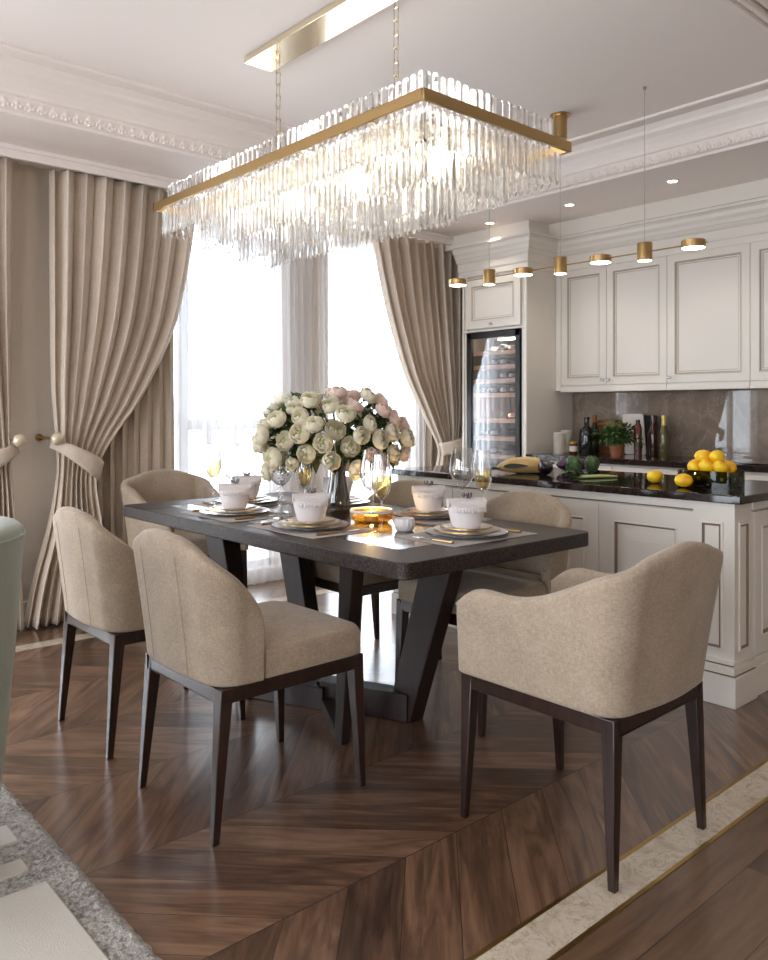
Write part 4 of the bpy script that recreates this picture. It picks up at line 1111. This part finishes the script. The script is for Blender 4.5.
for k in range(44):
    a = ga*k*1.3; zc = rn.uniform(-.5, .85); rr = math.sqrt(1-zc*zc); d = Vector((rr*math.cos(a), rr*math.sin(a), zc))
    sx = .748*d.x-.664*d.y; dep = .664*d.x+.748*d.y
    reg = 'on top of' if zc > .7 else ('at the back of' if dep > .45 else ('high on' if zc > .1 else 'low on')+(' the left side of' if sx < -.33 else ' the right side of' if sx > .33 else ' the front of'))
    t = thing('leafy_sprig', 'green leafy sprig '+reg+' the bouquet', 'foliage', (VX, VY, Z+.16), 0, 'leafy sprigs '+reg+' the bouquet')
    e = CB+Vector((d.x*.28, d.y*.28, d.z*.21))-Vector((VX, VY, Z+.16)); nk = Vector((.022*d.x, .022*d.y, .08)); ft = Vector((-.015*d.x, -.015*d.y, -.1))
    b = NB(); pts = [ft, nk, nk.lerp(e, .4)+Vector((0, 0, .02)), nk.lerp(e, .75)+Vector((0, 0, .01)), e]; tube(b, pts, .002, 5); ob('stem', b, stemm, t)
    b = NB()
    for i in range(12):
        u = .3+.7*i/11; p = nk.lerp(e, u)+Vector((0, 0, .015)); dd = (d+rdir(rn, -1)*1.1); leaf_quad(b, p, dd, Vector((0, 0, 1)), rn.uniform(.06, .095), rn.uniform(.026, .042))
    ob('leaves', b, leafm, t)

# ================================================================== CHANDELIER
FZ = 2.153
FX0, FX1, FY0, FY1 = 1.68, 2.425, 1.712, 3.52
CC = ((FX0+FX1)/2, (FY0+FY1)/2)
ch = thing('chandelier', 'rectangular gold framed crystal chandelier hanging over the dining table', 'chandelier', (CC[0], CC[1], FZ))
hx, hy = (FX1-FX0)/2, (FY1-FY0)/2
b = NB(); fr = .012; fh = .036
for q in ((-hx, hx, -hy, -hy+fr), (-hx, hx, hy-fr, hy), (-hx, -hx+fr, -hy+fr, hy-fr), (hx-fr, hx, -hy+fr, hy-fr)): box(b, q[0], q[1], q[2], q[3], 0, fh)
ob('frame', b, gold, ch, bevel=.0015)
b = NB()
for s in (.16, .285): 
    for q in ((-hx+s, hx-s, -hy+s, -hy+s+.01), (-hx+s, hx-s, hy-s-.01, hy-s), (-hx+s, -hx+s+.01, -hy+s, hy-s), (hx-s-.01, hx-s, -hy+s, hy-s)): box(b, q[0], q[1], q[2], q[3], .012, .022)
for yy in (-.6, -.2, .2, .6): box(b, -hx+fr, hx-fr, yy-.008, yy+.008, .022, .030)
ob('inner_rails', b, goldpol, ch)
b = NB(); box(b, -hx+.20, hx-.20, -hy+.2, hy-.2, .03, .034); ob('lamp_tray', b, goldpol, ch)
crys = NB()
def crystal_mesh(w, d, h):
    b = NB(); c = w*.22
    def ring(s, z, dd): return [b.verts.new(p) for p in ((-w/2*s+c*s, -dd, z), (w/2*s-c*s, -dd, z), (w/2*s, 0, z), (w/2*s-c*s, dd, z), (-w/2*s+c*s, dd, z), (-w/2*s, 0, z))]
    rs = [ring(.7, 0, d*.25), ring(1, -.010, d/2), ring(1, -h+.016, d/2), ring(.35, -h, d*.2)]
    for A, C in zip(rs, rs[1:]):
        for k in range(6): b.faces.new((A[k], A[(k+1) % 6], C[(k+1) % 6], C[k]))
    b.faces.new(rs[0]); b.faces.new(rs[-1][::-1])
    bmesh.ops.recalc_face_normals(b, faces=b.faces)
    me = bpy.data.meshes.new('crystal'); b.to_mesh(me); b.free(); me.materials.append(crystal_m); return me
places = []
def ring_places(s, ztop, h, step, kind):
    X, Y = hx-s, hy-s
    for (p, q, rot) in (((-X, -Y), (X, -Y), 0), ((X, -Y), (X, Y), PI/2), ((X, Y), (-X, Y), PI), ((-X, Y), (-X, -Y), PI*1.5)):
        ln = math.hypot(q[0]-p[0], q[1]-p[1]); n = max(1, int(ln/step))
        for k in range(n):
            u = (k+.5)/n; places.append((p[0]+(q[0]-p[0])*u, p[1]+(q[1]-p[1])*u, ztop+RND.uniform(-.004, .004), rot+RND.uniform(-.25, .25), kind))
ring_places(.05, .118, .105, .033, 'up')
ring_places(.032, .0, .118, .031, 'low')
ring_places(.09, .02, .11, .036, 'short')
ring_places(.16, -.055, .128, .031, 'mid')
ring_places(.16, .015, .075, .034, 'short')
ring_places(.225, -.06, .11, .040, 'short')
ring_places(.285, -.118, .128, .031, 'mid')
ring_places(.285, -.01, .12, .036, 'short')
meshes = {'up': crystal_mesh(.030, .009, .105), 'low': crystal_mesh(.028, .010, .118), 'mid': crystal_mesh(.028, .010, .130), 'short': crystal_mesh(.025, .009, .11)}
camv = Vector((0, 0, CAMZ))
def score(pl):
    p = Vector((CC[0]+pl[0], CC[1]+pl[1], FZ+pl[2])); d = (p-camv).length
    hidden = 0 if (pl[0] < -hx+.03 or pl[1] < -hy+.03) else 1.2
    return d+hidden
order = sorted(range(len(places)), key=lambda i: score(places[i]))
for i in order[:100]:
    x, y, z, r, kd = places[i]
    o = bpy.data.objects.new('crystal', meshes[kd]); COL.objects.link(o); o.parent = ch; o.location = (x, y, z); o.rotation_euler = (RND.uniform(-.03, .03), RND.uniform(-.03, .03), r)
vsum, fsum = [], []
for i in order[100:]:
    x, y, z, r, kd = places[i]; me = meshes[kd]; base = len(vsum)
    M = Matrix.Translation((x, y, z)) @ Matrix.Rotation(r, 4, 'Z') @ Matrix.Rotation(RND.uniform(-.03, .03), 4, 'X')
    vsum += [tuple(M @ v.co) for v in me.vertices]; fsum += [[base+j for j in p.vertices] for p in me.polygons]
me = bpy.data.meshes.new('crystal_fringe'); me.from_pydata(vsum, [], fsum); me.materials.append(crystal_m)
o = bpy.data.objects.new('crystal_fringe', me); COL.objects.link(o); o.parent = ch; o['kind'] = 'stuff'
for k in range(7):
    yy = -.66+.22*k
    for sx in (-.06, .06):
        b = NB(); ball(b, (sx, yy, -.012), (.013, .013, .03), 10, 8); ob('bulb', b, bulb_m, ch)
for yy in (-.6, -.2, .2, .6):
    l = bpy.data.lights.new('chandelier_light', 'POINT'); l.energy = .35; l.color = (1, .95, .88); l.shadow_soft_size = .05
    o = bpy.data.objects.new('chandelier_light', l); COL.objects.link(o); o.parent = ch; o.location = (0, yy, -.05)
for yy in (-.62, 0, .62):  # added point lights without fixtures, put above the tray to brighten the ceiling
    l = bpy.data.lights.new('added_ceiling_fill', 'POINT'); l.energy = 1.6; l.color = (1, .95, .90); l.shadow_soft_size = .12
    o = bpy.data.objects.new('added_ceiling_fill', l); COL.objects.link(o); o.parent = ch; o.location = (0, yy, .12)
CHX, CHY = 2.05, (2.24, 3.03)
b = NB(); box(b, 1.97-CC[0], 2.12-CC[0], 2.08-CC[1], 3.19-CC[1], CZ-FZ-.028, CZ-FZ-.0005); ob('canopy', b, goldpol, ch, bevel=.001)
def chain(y, x):
    b = NB(); z = .125; top = CZ-FZ-.028; k = 0; Lk = .058; 
    while z < top:
        w_ = .0105; h = min(Lk, top-z)
        pts = [(-w_, 0, z), (-w_, 0, z+h), (w_, 0, z+h), (w_, 0, z), (-w_, 0, z)]
        if k % 2: pts = [(p[1], p[0], p[2]) for p in pts]
        tube(b, [(p[0]+x, p[1]+y, p[2]) for p in pts], .0027, 6); z += Lk-.006; k += 1
    tube(b, [(x, y, .03), (x, y, .128)], .002, 6); tube(b, [(x, y, top), (x, y, top-.012)], [.008, .006], 10)
    return ob('chain', b, goldpol, ch)
for y in CHY: chain(y-CC[1], CHX-CC[0])

# ================================================================== LINEAR PENDANT OVER THE ISLAND
PX = 3.66; PZ = 2.02
pd = thing('pendant_light', 'thin linear gold pendant with seven small lamps over the island', 'pendant', (PX, 2.66, PZ))
b = NB(); tube(b, [(0, -.84, 0), (0, .84, 0)], .0035, 8); ob('rod', b, gold, pd)
for k in range(7):
    yy = -.77+.2567*k; cyl_ = k % 2 == 1
    b = NB()
    if cyl_: lathe(b, [(0, .045), (.036, .045), (.037, .043), (.037, -.042), (.034, -.044), (.034, -.040), (0, -.040)], 24, (0, yy, 0))
    else: lathe(b, [(0, .018), (.054, .018), (.056, .016), (.056, -.016), (.053, -.018), (.053, -.014), (0, -.014)], 28, (0, yy, 0))
    s = ob('lamp_shade', b, gold, pd)
    b = NB(); r, z = (.0335, -.041) if cyl_ else (.0525, -.0155)
    lathe(b, [(r, z), (r*.98, z-.004), (0, z-.005)], 24, (0, yy, 0)); ob('led_disc', b, led_m, s)
    l = bpy.data.lights.new('pendant_lamp_light', 'SPOT'); l.energy = 1.6; l.color = (1, .92, .82); l.spot_size = 2.2; l.spot_blend = .5; l.shadow_soft_size = .03
    lo = bpy.data.objects.new('pendant_lamp_light', l); COL.objects.link(lo); lo.parent = pd; lo.location = (0, yy, z-.012)
    if cyl_: b = NB(); tube(b, [(0, yy, .045), (0, yy, CZ-PZ-.012)], .0016, 6); tube(b, [(0, yy, CZ-PZ-.014), (0, yy, CZ-PZ)], .008, 10); ob('cable', b, steel, pd)
b = NB(); lathe(b, [(0, CZ-PZ-.13), (.036, CZ-PZ-.13), (.038, CZ-PZ-.128), (.038, CZ-PZ-.006), (.056, CZ-PZ-.005), (.056, CZ-PZ)], 24); ob('ceiling_canopy', b, gold, pd)
# downlights
for i, (y, lab) in enumerate(((2.52, 'recessed ceiling downlight nearest the camera over the kitchen'), (3.28, 'middle recessed downlight in the kitchen soffit'), (4.0, 'recessed downlight above the wine cooler, farthest in the kitchen soffit'))):
    t = thing('downlight', lab, 'downlight', (4.62, y, SZ), 0, 'recessed kitchen downlights')
    b = NB(); lathe(b, [(.030, 0), (.042, 0), (.044, -.003), (.031, -.004), (.030, 0)], 24); ob('trim_ring', b, white_trim, t)
    b = NB(); lathe(b, [(0, -.001), (.031, -.001)], 20); ob('led_disc', b, led_m, t)
    l = bpy.data.lights.new('downlight_light', 'SPOT'); l.energy = 6; l.color = (1, .90, .78); l.spot_size = 1.7; l.spot_blend = .6; l.shadow_soft_size = .03
    o = bpy.data.objects.new('downlight_light', l); COL.objects.link(o); o.parent = t; o.location = (0, 0, -.015)
